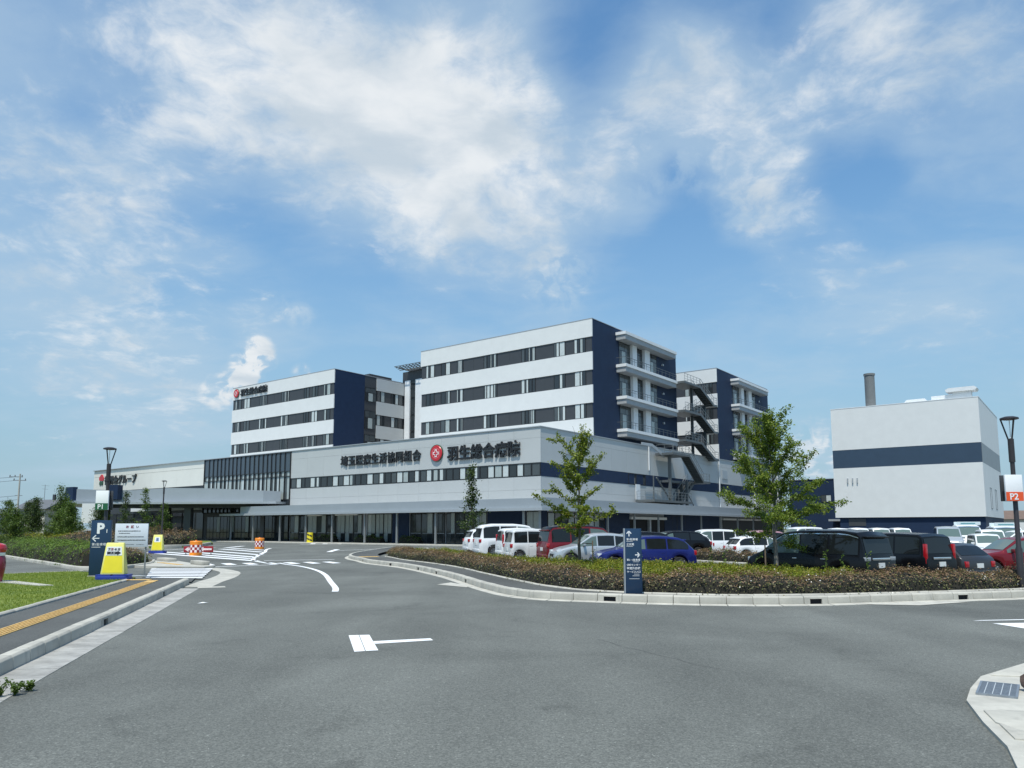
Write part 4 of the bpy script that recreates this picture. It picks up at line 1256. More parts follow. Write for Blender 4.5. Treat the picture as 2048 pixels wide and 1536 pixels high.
lk = BThing('link_building', 'low navy annexe with one window left of the plant building', 'building', 15, 68)
lk.p('wall', MB().box(4.0, 17.5, 66.0, 80, 0, 9.7), M_navy)
win(lk, 'f', 9.05, 10.6, 6.0, 7.15, 65.97, G_pale, lites=[(0, 0.5, 0, 1, G_mid), (0.5, 1, 0, 1, G_lit)])
lk.p('coping', MB().box(3.95, 17.55, 65.9, 66.4, 9.701, 9.8), M_alu)
lk.p('porch', MB().box(10.8, 14.5, 63.0, 65.95, 2.9, 3.2), M_alu)
yw = BThing('yard_wall', 'long white boundary wall right of the plant building', 'wall', 40, 58)
yw.p('wall', MB().box(33.4, 75, 57.5, 57.7, 0, 2.55), M_white)
for k in range(9):
    yw.p('wall_post', MB().box(36 + k * 4.4, 36.1 + k * 4.4, 57.46, 57.75, 0, 2.6), M_alu)


# ------------------------------------------------------------------ trees, hedges, plants
M_bark = mat('bark', (0.10, 0.085, 0.065), 0.9, var=0.25, vscale=9, bump=0.5, bscale=35)
M_bark2 = mat('grey_bark', (0.16, 0.15, 0.13), 0.9, var=0.25, vscale=9, bump=0.5, bscale=35)
L_fresh = leaf_mat('leaf_fresh', [(0.095, 0.15, 0.016), (0.16, 0.225, 0.022), (0.24, 0.30, 0.035), (0.32, 0.34, 0.05)], 0.4)
L_mid = leaf_mat('leaf_mid', [(0.052, 0.098, 0.018), (0.085, 0.145, 0.024), (0.14, 0.205, 0.034)], 0.35)
L_sun = leaf_mat('leaf_sun', [(0.08, 0.14, 0.018), (0.135, 0.21, 0.026), (0.21, 0.29, 0.04), (0.27, 0.32, 0.05)], 0.42)
L_deep = leaf_mat('leaf_deep', [(0.034, 0.064, 0.018), (0.058, 0.096, 0.024), (0.095, 0.14, 0.032)], 0.3)
L_lime = leaf_mat('leaf_lime', [(0.06, 0.10, 0.012), (0.13, 0.18, 0.014), (0.23, 0.27, 0.018), (0.30, 0.31, 0.03), (0.25, 0.20, 0.045)], 0.35)
L_rust = leaf_mat('leaf_rust', [(0.070, 0.085, 0.026), (0.15, 0.105, 0.05), (0.24, 0.145, 0.08), (0.34, 0.225, 0.14), (0.18, 0.185, 0.055)], 0.25)
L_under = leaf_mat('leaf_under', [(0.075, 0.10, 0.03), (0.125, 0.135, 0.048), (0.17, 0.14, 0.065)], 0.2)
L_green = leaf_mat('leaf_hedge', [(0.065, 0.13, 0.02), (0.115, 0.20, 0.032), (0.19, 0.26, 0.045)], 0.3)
M_core = mat('hedge_dark_core', (0.022, 0.020, 0.013), 0.95, var=0.3, vscale=10)  # near-black inner filler, added to block light through the hedges
M_petal = mat('flower_white', (0.75, 0.72, 0.66), 0.6)


def tree(name, label, loc, H, seed, limbs=16, h0=0.3, reach=1.6, leaf=0.10, per_m=90, lm=None, bark=None, r0=0.06, lift=(0.9, 0.25), spike=0.0,
         bare_top=False, twig=0.5, group=None, spread=0.13, lean=0.0, shape=None):
    """young tree: tapering trunk, curved limbs with twigs, leaves strung along them"""
    rg = np.random.default_rng(seed); rr = random.Random(seed)
    t = thing(name, label, 'tree', loc, 0, group)
    mb = MB(); cent = []
    n = 9
    tr = [Vector((lean * (i / n) ** 2 * H + rr.uniform(-0.03, 0.03) * H * 0.25 * (i > 0), rr.uniform(-0.03, 0.03) * H * 0.25 * (i > 0), H * 0.93 * i / n)) for i in range(n + 1)]
    mb.tube(tr, [r0 * (1.25 if i == 0 else 1) * (1 - 0.86 * i / n) for i in range(n + 1)], 9)
    def on_trunk(f):
        k = min(n - 1, int(f * n)); return tr[k].lerp(tr[k + 1], f * n - k)
    def run(p, d, L, curl, r, lvl):
        pts = [p.copy()]; steps = max(4, int(L / 0.16)); q = p.copy(); d = d.normalized()
        for s in range(steps):
            d = (d + Vector((rr.uniform(-1, 1) * 0.16, rr.uniform(-1, 1) * 0.16, curl + rr.uniform(-0.08, 0.08)))).normalized()
            q = q + d * (L / steps); pts.append(q.copy())
        mb.tube(pts, [max(0.004, r * (1 - 0.85 * i / steps)) for i in range(steps + 1)], 5 if lvl == 0 else 4)
        A = np.array([tuple(v) for v in pts])
        m = int(per_m * L * (1.0 if lvl == 0 else 1.15))
        f = rg.uniform(0.16 if lvl == 0 else 0.02, 1.03, m) * steps
        i0 = np.clip(f.astype(int), 0, steps - 1); fr = (f - i0)[:, None]
        c = A[i0] * (1 - fr) + A[i0 + 1] * fr
        c = c + rg.normal(0, spread, (m, 3)) * np.array([1, 1, 0.8])
        cent.append(c)
        if lvl == 0:
            k = int(L * 3.6 * twig + 0.5)
            for _ in range(k):
                j = rr.randint(1, steps - 1)
                dd = (pts[j + 1] - pts[j]).normalized()
                sd = Vector((rr.uniform(-1, 1), rr.uniform(-1, 1), rr.uniform(-0.35, 0.7))).normalized()
                run(pts[j], dd * 0.5 + sd, L * rr.uniform(0.22, 0.45), curl * 0.6, r * 0.5, 1)
    ga = rr.uniform(0, 6.28)
    for i in range(limbs):
        f = h0 + (0.95 - h0) * (i / max(1, limbs - 1)) ** 0.9
        ga += 2.399963 + rr.uniform(-0.35, 0.35)
        prof = shape(f) if shape else (1 - ((f - h0) / (1 - h0)) * 0.62)
        L = reach * prof * rr.uniform(0.72, 1.18)
        el = lift[1] + (lift[0] - lift[1]) * ((f - h0) / (1 - h0)) + rr.uniform(-0.15, 0.2)
        d = Vector((math.cos(ga) * math.cos(el), math.sin(ga) * math.cos(el), math.sin(el)))
        run(on_trunk(f), d, L, 0.03 if f > 0.5 else -0.012, r0 * 0.42 * (1 - f * 0.5), 0)
    top = tr[-1]
    if spike:
        for k in range(3):
            d = Vector((rr.uniform(-0.25, 0.25), rr.uniform(-0.25, 0.25), 1))
            if bare_top and k:
                pts = [top + d * (spike * s / 5) + Vector((rr.uniform(-0.03, 0.03), 0, 0)) for s in range(6)]
                mb.tube(pts, [0.012 * (1 - s / 6) + 0.003 for s in range(6)], 4)
            else:
                run(top, d, spike * rr.uniform(0.8, 1.1), 0.0, r0 * 0.2, 0)
    mb.build('trunk', bark or M_bark, t, smooth=True)
    c = np.concatenate(cent)
    v = leaf_quads(c, leaf, rg)
    obj('crown', np_mesh('crown', v, 4, lm or L_mid), t)
    return t

tree('young_tree', 'young tree with spreading twiggy branches in front of the side stairs', (2.56, 28.9, 0.15), 4.75, 21, 18, 0.30, 1.95, 0.10, 140, L_fresh, M_bark, 0.07, (1.2, 0.12), 1.15, True, 0.42, None, 0.062,
     shape=lambda f: 1.0 if f < 0.5 else (0.62 if f < 0.62 else 0.85 - (f - 0.6) * 0.6))
tree('young_tree', 'fuller young tree with drooping tips between the white car and the black minivan', (8.95, 25.9, 0.15), 4.95, 5, 26, 0.25, 2.45, 0.085, 185, L_sun, M_bark2, 0.08, (1.2, 0.08), 0.85, False, 0.55, None, 0.072,
     shape=lambda f: (0.6 if f < 0.31 else 1.0) - max(0, f - 0.45) * 1.0)
tree('slender_tree', 'slender upright small tree in front of the ribbon window', (-2.9, 55.0, 0.15), 5.7, 9, 16, 0.14, 1.9, 0.17, 42, L_deep, M_bark, 0.055, (1.25, 0.95), 0.9, False, 0.55, None, 0.14)
# trees beyond the left beds
LT = [(-58.5, 88.0, 4.6, 'bushy tree at the far left edge of the picture', L_mid, 1.6), (-59.0, 94.0, 5.2, 'dark crooked tree in front of the cream house', L_deep, 1.9),
      (-53.5, 92.0, 4.4, 'dark low tree beside the grey van', L_deep, 1.6), (-51.6, 86.5, 6.3, 'tallest pale green tree left of the entrance canopy', L_mid, 1.6),
      (-48.0, 82.5, 4.2, 'leaning light green tree just left of the white panel', L_mid, 1.5), (-53.0, 90.0, 5.0, 'dense green tree under the corner of the entrance canopy', L_mid, 1.6)]
for i, (x, y, h, lab, lm, rc) in enumerate(LT):
    tree('garden_tree', lab, (x, y, 0.2), h, 40 + i, 17, 0.2, rc, 0.17, 75, lm, M_bark, 0.09, (1.1, 0.3), 0.5, False, 0.7, 'trees beyond the left planting beds', 0.2)
LT2 = [(-56.4, 86.0, 3.6, 'low bush between the two leftmost trees', L_mid, 1.9), (-50.2, 84.5, 3.4, 'low spreading bush below the tallest left tree', L_mid, 1.9), (-61.8, 97.0, 4.8, 'dark tree behind the leftmost bushy tree', L_deep, 1.9), (-52.6, 97.0, 4.6, 'dark tree directly behind the tallest left tree', L_deep, 1.9)]
for i, (x, y, h, lab, lm, rc) in enumerate(LT2):
    tree('garden_tree', lab, (x, y, 0.2), h, 80 + i, 17, 0.12, rc, 0.17, 80, lm, M_bark, 0.08, (1.0, 0.3), 0.4, False, 0.75, 'trees beyond the left planting beds', 0.22)
CT = [(-39.0, 76.5, 4.9, 'dark thin tree right behind the P1 lamp post', L_deep, 1.0), (-36.8, 76.0, 5.3, 'taller light tree in front of the entrance canopy', L_mid, 1.1),
      (-34.4, 75.0, 3.7, 'small light tree beside the slim lamp post', L_mid, 1.2)]
for i, (x, y, h, lab, lm, rc) in enumerate(CT):
    tree('garden_tree', lab, (x, y, 0.3), h, 60 + i, 14, 0.22, rc, 0.15, 70, lm, M_bark, 0.06, (1.1, 0.5), 0.5, False, 0.6, 'young trees before the entrance canopy', 0.15)


for lab, x, y, h in (('thin wooden stake beside the twiggy young tree', 3.02, 28.55, 1.15), ('thin wooden stake left of the fuller young tree', 8.55, 25.75, 1.05)):
    st_ = thing('tree_stake', lab, 'stake', (x, y, 0.15))
    MB().cyl(0, 0, 0, h, 0.028, 8, 0.024).build('pole', mat('stake_wood', (0.17, 0.125, 0.085), 0.85, var=0.2, vscale=12), st_, smooth=True)
    MB().bar((0, 0, h - 0.12), (-0.36 if x < 5 else 0.34, 0.2, h - 0.1), 0.02, 0.03).build('tie', M_core if 'M_core' in globals() else M_bark, st_)

def hedge(name, label, path, width, height, z0, seed, mats, dens, leaf, flowers=0, cat='hedge', taper=True):
    """clipped row of shrubs along a path: dark light-blocking core, leaf shell, sprigs above"""
    rg = np.random.default_rng(seed)
    P = resample(path, 0.25); n = len(P)
    c0 = P[n // 2]
    t = thing(name, label, cat, (c0.x, c0.y, z0))
    A = np.array([(p.x, p.y) for p in P])
    T = np.gradient(A, axis=0); T /= np.linalg.norm(T, axis=1)[:, None]
    Nn = np.stack([-T[:, 1], T[:, 0]], 1)
    s = np.arange(n)
    hv = height * (1 + 0.12 * np.sin(s * 0.31 + seed) + 0.10 * np.sin(s * 0.83 + 2 * seed) + 0.08 * np.sin(s * 1.9) + rg.normal(0, 0.05, n))
    wv = width * (1 + 0.08 * np.sin(s * 0.43 + seed * 3) + rg.normal(0, 0.04, n))
    if taper:
        e = np.minimum(1, np.minimum(s + 1.2, n - s + 0.2) / 3.0) ** 0.5; hv = hv * (0.55 + 0.45 * e); wv = wv * (0.4 + 0.6 * e)
    mb = MB(); ring = 7
    for i in range(n):
        for k in range(ring):
            a = math.pi * k / (ring - 1)
            o = math.cos(a) * wv[i] / 2 * 0.84; zz = (math.sin(a) ** 0.6) * hv[i] * 0.80
            mb.v.append((A[i, 0] + Nn[i, 0] * o - c0.x, A[i, 1] + Nn[i, 1] * o - c0.y, zz))
    mb.f = [(i * ring + k, i * ring + k + 1, (i + 1) * ring + k + 1, (i + 1) * ring + k) for i in range(n - 1) for k in range(ring - 1)]
    mb.f += [tuple(range(ring)), tuple(range((n - 1) * ring + ring - 1, (n - 1) * ring - 1, -1))]
    mb.build('dark_core', M_core, t)
    L = (n - 1) * 0.25
    N = int(L * (width + 2 * height) * dens)
    f = rg.uniform(0, n - 1.001, N); i0 = f.astype(int); fr = f - i0
    def lerp(X): return X[i0] * (1 - fr)[:, None] + X[i0 + 1] * fr[:, None] if X.ndim == 2 else X[i0] * (1 - fr) + X[i0 + 1] * fr
    a = np.arccos(np.clip(rg.uniform(-1.12, 1.12, N), -1, 1)) ; rad = rg.uniform(0.74, 1.04, N) + np.abs(rg.normal(0, 0.11, N)) * (rg.uniform(0, 1, N) < 0.22)
    w_, h_ = lerp(wv), lerp(hv); pc = lerp(A); nn = lerp(Nn)
    ca, sa = np.cos(a), np.abs(np.sin(a)) ** 0.6
    low_ = rg.uniform(0, 1, N) < 0.42
    zz = np.where(low_ & (np.abs(ca) > 0.55), rg.uniform(0.03, 0.8, N), sa) * h_ * rad
    zz = np.maximum(zz, 0.02)
    o = ca * w_ / 2 * rad
    cen = np.stack([pc[:, 0] + nn[:, 0] * o - c0.x, pc[:, 1] + nn[:, 1] * o - c0.y, zz], 1)
    nr = np.stack([nn[:, 0] * ca, nn[:, 1] * ca, sa + 0.2], 1)
    q = leaf_quads(cen, leaf, rg, normals=nr)
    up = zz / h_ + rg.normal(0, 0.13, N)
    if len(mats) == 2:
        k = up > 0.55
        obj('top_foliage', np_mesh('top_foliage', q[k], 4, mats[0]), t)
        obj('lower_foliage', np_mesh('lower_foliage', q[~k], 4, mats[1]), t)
    else:
        obj('foliage', np_mesh('foliage', q, 4, mats[0]), t)
    if flowers:
        k = rg.choice(N, min(N, flowers), replace=False)
        fl_ = leaf_quads(cen[k] + nr[k] * 0.04, leaf * 0.62, rg, normals=nr[k], aspect=0.9)
        tag(obj('flowers', np_mesh('flowers', fl_, 4, M_petal), t), kind='stuff')
    return t

# front hedge of the right island
HP = offset(E0, 0.66)
HP = HP[2:]
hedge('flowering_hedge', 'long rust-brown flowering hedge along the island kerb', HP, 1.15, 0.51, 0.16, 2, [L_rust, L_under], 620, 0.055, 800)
# lime ground cover behind it
def lime_cover():
    rg = np.random.default_rng(77)
    A = [p for p in offset(E0, 1.05)[4:] if p.x < 9.7]
    B = [p for p in offset(Eb, -0.30) if p.x < 10.2 and p.y < 47]
    poly = [(p.x, p.y) for p in A] + [(p.x, p.y) for p in reversed(B)]
    P = np.array(poly); N = 400000
    c = rg.uniform(P.min(0), P.max(0), (N, 2))
    c = c[inside(poly, c[:, 0], c[:, 1])][:84000]
    n = len(c)
    bump = 0.33 + 0.07 * np.sin(c[:, 0] * 2.1) * np.cos(c[:, 1] * 1.7) + 0.06 * np.sin(c[:, 0] * 5.3 + c[:, 1] * 3.1) + 0.04 * np.sin(c[:, 0] * 9.7 - c[:, 1] * 8.1)
    z = bump * rg.uniform(0.5, 1.0, n) ** 0.5 + np.abs(rg.normal(0, 0.05, n)) * (rg.uniform(0, 1, n) < 0.2)
    return np.stack([c[:, 0], c[:, 1], z + 0.16], 1), rg
cen, rg_ = lime_cover()
tag(obj('ground_cover', np_mesh('ground_cover', leaf_quads(cen, 0.065, rg_), 4, L_lime)), 'bright yellow-green ground cover shrubs filling the island bed', 'ground cover', kind='stuff')
# tall thin weeds standing in the bed
for i, (x, y, h) in enumerate([(9.9, 24.2, 0.95), (10.9, 23.4, 0.9), (10.35, 24.0, 0.8), (7.4, 26.4, 1.0), (7.0, 27.0, 0.9), (8.0, 24.9, 0.85), (2.2, 27.2, 0.85), (3.1, 27.9, 0.8), (4.5, 27.0, 0.8)]):
    rr = random.Random(i); rg = np.random.default_rng(i)
    t = thing('tall_weed', ['tall weed stalk just left of the black minivan front', 'tall weed stalk beside the black minivan rear wheel', 'thin weed stalk before the black minivan door', 'weed stalk left of the fuller young tree', 'lower weed stalk left of the fuller young tree', 'weed stalk in front of the fuller young tree', 'weed stalk left of the twiggy young tree trunk', 'weed stalk right of the twiggy young tree trunk', 'weed stalk below the blue car door'][i], 'weed', (x, y, 0.16))
    mb = MB(); pts = [Vector((rr.uniform(-0.03, 0.03) * k, rr.uniform(-0.03, 0.03) * k, h * k / 5)) for k in range(6)]
    mb.tube(pts, [0.008 * (1 - k / 7) for k in range(6)], 4).build('stem', L_green, t)
    A = np.array([tuple(p) for p in pts]); f = rg.uniform(0.5, 5, 46); k0 = f.astype(int).clip(0, 4)
    c = A[k0] + (A[k0 + 1] - A[k0]) * (f - k0)[:, None] + rg.normal(0, 0.035, (46, 3))
    obj('leaves', np_mesh('leaves', leaf_quads(c, 0.075, rg), 4, L_green), t)

# second hedge in the car park
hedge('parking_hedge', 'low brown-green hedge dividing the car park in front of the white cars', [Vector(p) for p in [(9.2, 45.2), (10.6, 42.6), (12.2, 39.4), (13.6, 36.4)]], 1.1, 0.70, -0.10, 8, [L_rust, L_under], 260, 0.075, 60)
hk = tag(obj('kerb', None), 'pale kerb at the foot of the car park hedge', kind='structure')
kerb_run(hk, [Vector(p) for p in [(8.6, 45.0), (10.0, 42.3), (11.55, 39.1), (13.2, 35.7)]], (), 0.6, 'kerb_block', 0.14, 0.12, z=-0.10)

# left beds
L1 = [Vector(p) for p in [(-33.0, 51.0), (-25.5, 42.4), (-21.3, 37.6), (-18.2, 34.2)]]
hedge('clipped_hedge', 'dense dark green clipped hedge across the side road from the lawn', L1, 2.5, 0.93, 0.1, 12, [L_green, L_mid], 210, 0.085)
hedge('low_shrub', 'reddish low shrub at the tip of the green hedge behind the yellow sign', [Vector(p) for p in [(-18.4, 33.7), (-18.2, 35.6), (-18.6, 37.6)]], 1.9, 0.72, 0.1, 13, [L_rust, L_green], 330, 0.07, 60, cat='shrub')
k1 = tag(obj('kerb', None), 'pale low kerb in front of the green clipped hedge', kind='structure')
kerb_run(k1, resample(catmull([Vector(p) for p in [(-33.0, 48.7), (-25.36, 40.1), (-21.48, 35.8), (-18.6, 32.5), (-17.4, 32.2), (-16.9, 33.6), (-17.2, 36.5), (-18.9, 40.5)]], 0.3), 0.1), (), 0.6, 'kerb_block', 0.16, 0.14)
tag(MB().prism([(-33.0, 48.8), (-25.3, 40.2), (-21.4, 35.9), (-18.5, 32.6), (-17.45, 32.35), (-17.05, 33.6), (-17.4, 36.5), (-19.0, 40.6), (-24, 46), (-33, 56)], -0.05, 0.11).build('planting_bed', M_soil), kind='structure')
B2 = [(-66, 95), (-51, 84), (-42.3, 74.7), (-36, 69.2), (-32, 67.4), (-29.9, 69.2), (-29.9, 73), (-33, 84), (-38, 96), (-64, 112)]
tag(MB().prism(B2, -0.05, 0.2).build('planting_bed', M_lawn), kind='structure')
k2 = tag(obj('kerb', None), 'pale kerb round the far planting bed before the entrance', kind='structure')
kerb_run(k2, resample(catmull([Vector(p) for p in B2[:8]], 0.4), 0.1), (), 1.2, 'kerb_block', 0.3, 0.2)
hedge('lime_shrub', 'yellow-green low shrubs at the far left of the far bed', [Vector(p) for p in [(-62, 93.6), (-54, 88.0), (-48.5, 82.6), (-46, 80.0)]], 3.6, 0.95, 0.2, 15, [L_lime, L_green], 60, 0.15, cat='shrub')
hedge('rust_shrub', 'wide reddish-brown shrub mass before the entrance canopy', [Vector(p) for p in [(-45.6, 79.4), (-42.0, 76.2), (-36.6, 71.4), (-32.8, 69.6), (-31.0, 71.0)]], 3.4, 1.15, 0.2, 16, [L_rust, L_under], 75, 0.13, cat='shrub')
hedge('grass_shrub', 'brown grassy shrub behind the far yellow sign', [Vector(p) for p in [(-37.5, 76.0), (-33.5, 74.0), (-31.6, 76.0)]], 2.6, 1.5, 0.2, 17, [L_rust, L_green], 60, 0.14, cat='shrub')
for i, (x0, x1, lab) in enumerate([(-33.8, -29.8, 'low green planting under the canopy left of the navy wall'), (-26.2, -21.6, 'low green planting in front of the curtained glass'), (-18.6, -15.5, 'low green planting beside the dark doors')]):
    p0, p1 = Vector(b2w(x0, -1.1)[:2]), Vector(b2w(x1, -1.1)[:2])
    hedge('foundation_shrub', lab, [p0, p1], 1.2, 0.8, 0.1, 30 + i, [L_green], 70, 0.13, cat='shrub')

# weeds at the gutter, lower left
for i, (x, y, s, lab) in enumerate([(-5.35, 8.10, 0.19, 'larger green weed growing in the left gutter'), (-5.24, 8.22, 0.13, 'middle green weed sprig in the left gutter'), (-5.22, 8.42, 0.10, 'smallest green weed sprig at the gutter edge')]):
    rr = random.Random(i + 5); rg = np.random.default_rng(i + 5)
    t = thing('gutter_weed', lab, 'weed', (x, y, 0.01))
    mb = MB(); cs = []
    for k in range(9):
        d = Vector((rr.uniform(-0.6, 0.6), rr.uniform(-0.6, 0.6), 1)).normalized()
        pts = [d * (s * q / 4) + Vector((rr.uniform(-0.012, 0.012), rr.uniform(-0.012, 0.012), 0)) * q for q in range(5)]
        pts = [Vector(p) for p in pts]
        mb.tube(pts, [0.004, 0.0035, 0.003, 0.0025, 0.002], 4)
        A = np.array([tuple(p) for p in pts]); f = rg.uniform(0.6, 4, 12); k0 = f.astype(int).clip(0, 3)
        cs.append(A[k0] + (A[k0 + 1] - A[k0]) * (f - k0)[:, None] + rg.normal(0, 0.012, (12, 3)))
    mb.build('stems', L_green, t)
    c = np.concatenate(cs); c[:, 2] = np.maximum(c[:, 2], 0.012)
    obj('leaves', np_mesh('leaves', leaf_quads(c, 0.042, rg), 4, L_mid), t)


# ------------------------------------------------------------------ street furniture
M_post = mat('dark_brown_post', (0.045, 0.040, 0.042), 0.4, 0.3, var=0.1, vscale=6)
M_signnavy = mat('sign_navy', (0.012, 0.038, 0.085), 0.35, var=0.06, vscale=3)
M_ink = mat('print_black', (0.02, 0.02, 0.025), 0.5)
M_inkred = mat('print_red', (0.30, 0.06, 0.08), 0.5)
M_greenp = mat('p1_green', (0.015, 0.11, 0.045), 0.4)
M_orangep = mat('p2_orange', (0.78, 0.10, 0.025), 0.4)
M_yel = mat('yellow_plastic', (0.78, 0.66, 0.03), 0.4, var=0.06, vscale=3)
M_yel2 = mat('pale_yellow_plastic', (0.80, 0.76, 0.22), 0.4, var=0.05, vscale=3)
M_blue = mat('blue_plastic', (0.022, 0.045, 0.28), 0.4, var=0.08, vscale=4)
M_or = mat('orange_plastic', (0.85, 0.26, 0.02), 0.45, var=0.06, vscale=4)
M_red2 = mat('reflective_red', (0.30, 0.013, 0.02), 0.4)
M_pinkw = mat('reflective_white', (0.85, 0.74, 0.72), 0.4)
M_lens = mat('lamp_lens', (0.75, 0.77, 0.76), 0.3)

def street_lamp(label, loc, H, plate=None, group='street lamps with disc heads', rz=0.0):
    t = thing('street_lamp', label, 'street lamp', loc, rz, group)
    MB().lathe([(0.085, 0.0), (0.085, 1.05), (0.062, 1.10), (0.055, H - 0.95), (0.052, H - 0.62)], 14).build('pole', M_post, t, smooth=True)
    MB().lathe([(0.075, H - 1.25), (0.075, H - 0.62), (0.0, H - 0.60)], 14).build('collar', M_post, t, smooth=True)
    for k in range(3):
        a = k * 2.0944 + 0.5
        MB().bar((0.05 * math.cos(a), 0.05 * math.sin(a), H - 0.66), (0.20 * math.cos(a), 0.20 * math.sin(a), H - 0.08), 0.028).build('arm', M_post, t)
    MB().lathe([(0.0, H), (0.12, H - 0.01), (0.22, H - 0.045), (0.225, H - 0.085), (0.15, H - 0.10), (0.0, H - 0.10)], 24).build('lamp_head', M_post, t, smooth=True)
    MB().cyl(0, 0, H - 0.60, H - 0.101, 0.012, 8).build('lens_rod', M_lens, t)
    if plate:
        txt, mcol = plate
        pl = MB().box(-0.33, 0.13, -0.15, -0.09, H - 2.30, H - 1.60).build('sign_plate', M_signwhite, t, bevel=0.008)
        MB().box(-0.328, 0.128, -0.158, -0.151, H - 2.298, H - 2.06).build('plate_band', mcol, pl)
        line_of_text(pl, txt, -0.245, -0.162, H - 2.262, 0.235, M_signwhite, 0.006, 0.004)
        MB().box(-0.10, 0.10, -0.089, 0.05, H - 2.1, H - 2.05).box(-0.10, 0.10, -0.089, 0.05, H - 1.75, H - 1.70).build('bracket', M_post, t)
        MB().box(-0.30, 0.16, 0.09, 0.14, H - 2.30, H - 1.60).build('rear_plate', M_dkpanel, t, bevel=0.008)
    return t

street_lamp('dark street lamp carrying the orange P2 plate at the right edge', (13.50, 20.3, 0.16), 4.62, ('P2', M_orangep))
street_lamp('dark street lamp carrying the green P1 plate behind the navy sign', (-14.75, 27.55, 0.1), 4.62, ('P1', M_greenp))
street_lamp('slim distant street lamp in front of the entrance canopy', (-31.6, 68.6, 0.2), 5.9)

# navy P1 board
b = thing('parking_sign', 'tall navy P1 parking board with a left arrow on the lawn', 'sign', (-13.55, 25.1, 0.16), R(6))
MB().box(-0.33, 0.33, -0.08, 0.08, -0.02, 0.06).build('plinth', M_conc2, b)
bd = MB().box(-0.31, 0.31, -0.06, 0.06, 0.06, 1.86).build('board', M_signnavy, b, bevel=0.006)
line_of_text(bd, 'P', -0.13, -0.064, 1.44, 0.46, M_signwhite, 0.004, 0.02)
line_of_text(bd, '1', 0.15, -0.064, 1.45, 0.17, M_signwhite, 0.004, 0.002)
ar = MB().bar((-0.24, -0.0625, 1.27), (-0.03, -0.0625, 1.27), 0.004, 0.028).bar((-0.255, -0.0625, 1.263), (-0.14, -0.0625, 1.37), 0.004, 0.03).bar((-0.255, -0.0625, 1.277), (-0.14, -0.0625, 1.17), 0.004, 0.03)
ar.build('arrow', M_signwhite, bd)
line_of_text(bd, '第1駐車場', -0.26, -0.064, 1.035, 0.10, M_signwhite, 0.004, 0.0)
MB().box(-0.26, 0.02, -0.0635, -0.0605, 0.975, 0.99).build('print_line', M_signwhite, bd)

# white notice board
nb = thing('notice_board', 'white printed notice board on two legs beside the navy P1 board', 'sign', (-13.15, 26.3, 0.12), R(4))
fb = MB().box(-0.55, 0.55, -0.02, 0.02, 1.0, 1.80).build('panel', mat('notice_white', (0.66, 0.71, 0.76), 0.4), nb, bevel=0.004)
for x in (-0.48, 0.48):
    MB().box(x - 0.02, x + 0.02, 0.021, 0.06, 0.0, 1.8).build('leg', M_rail, nb)
for ch, x, m_ in (('お', -0.17, M_inkred), ('願', 0.0, M_inkred), ('い', 0.17, M_ink)):
    line_of_text(fb, ch, x - 0.03, -0.024, 1.655, 0.10, m_, 0.003, 0.003)
rr = random.Random(4)
def scribble(x0, x1, z, h):
    """a line of print too small to read: short dark dashes"""
    mb = MB(); x = x0
    while x < x1:
        w = rr.uniform(0.012, 0.04)
        mb.box(x, min(x + w, x1), -0.0235, -0.0205, z + rr.uniform(0, 0.004), z + h - rr.uniform(0, 0.006)); x += w + rr.uniform(0.004, 0.012)
    mb.build('print_line', M_ink, fb)
scribble(-0.45, 0.30, 1.53, 0.032); scribble(-0.42, -0.05, 1.455, 0.025); scribble(-0.46, 0.42, 1.33, 0.032); scribble(-0.46, 0.48, 1.215, 0.034); scribble(-0.22, 0.10, 1.075, 0.018); scribble(0.18, 0.44, 1.075, 0.018)

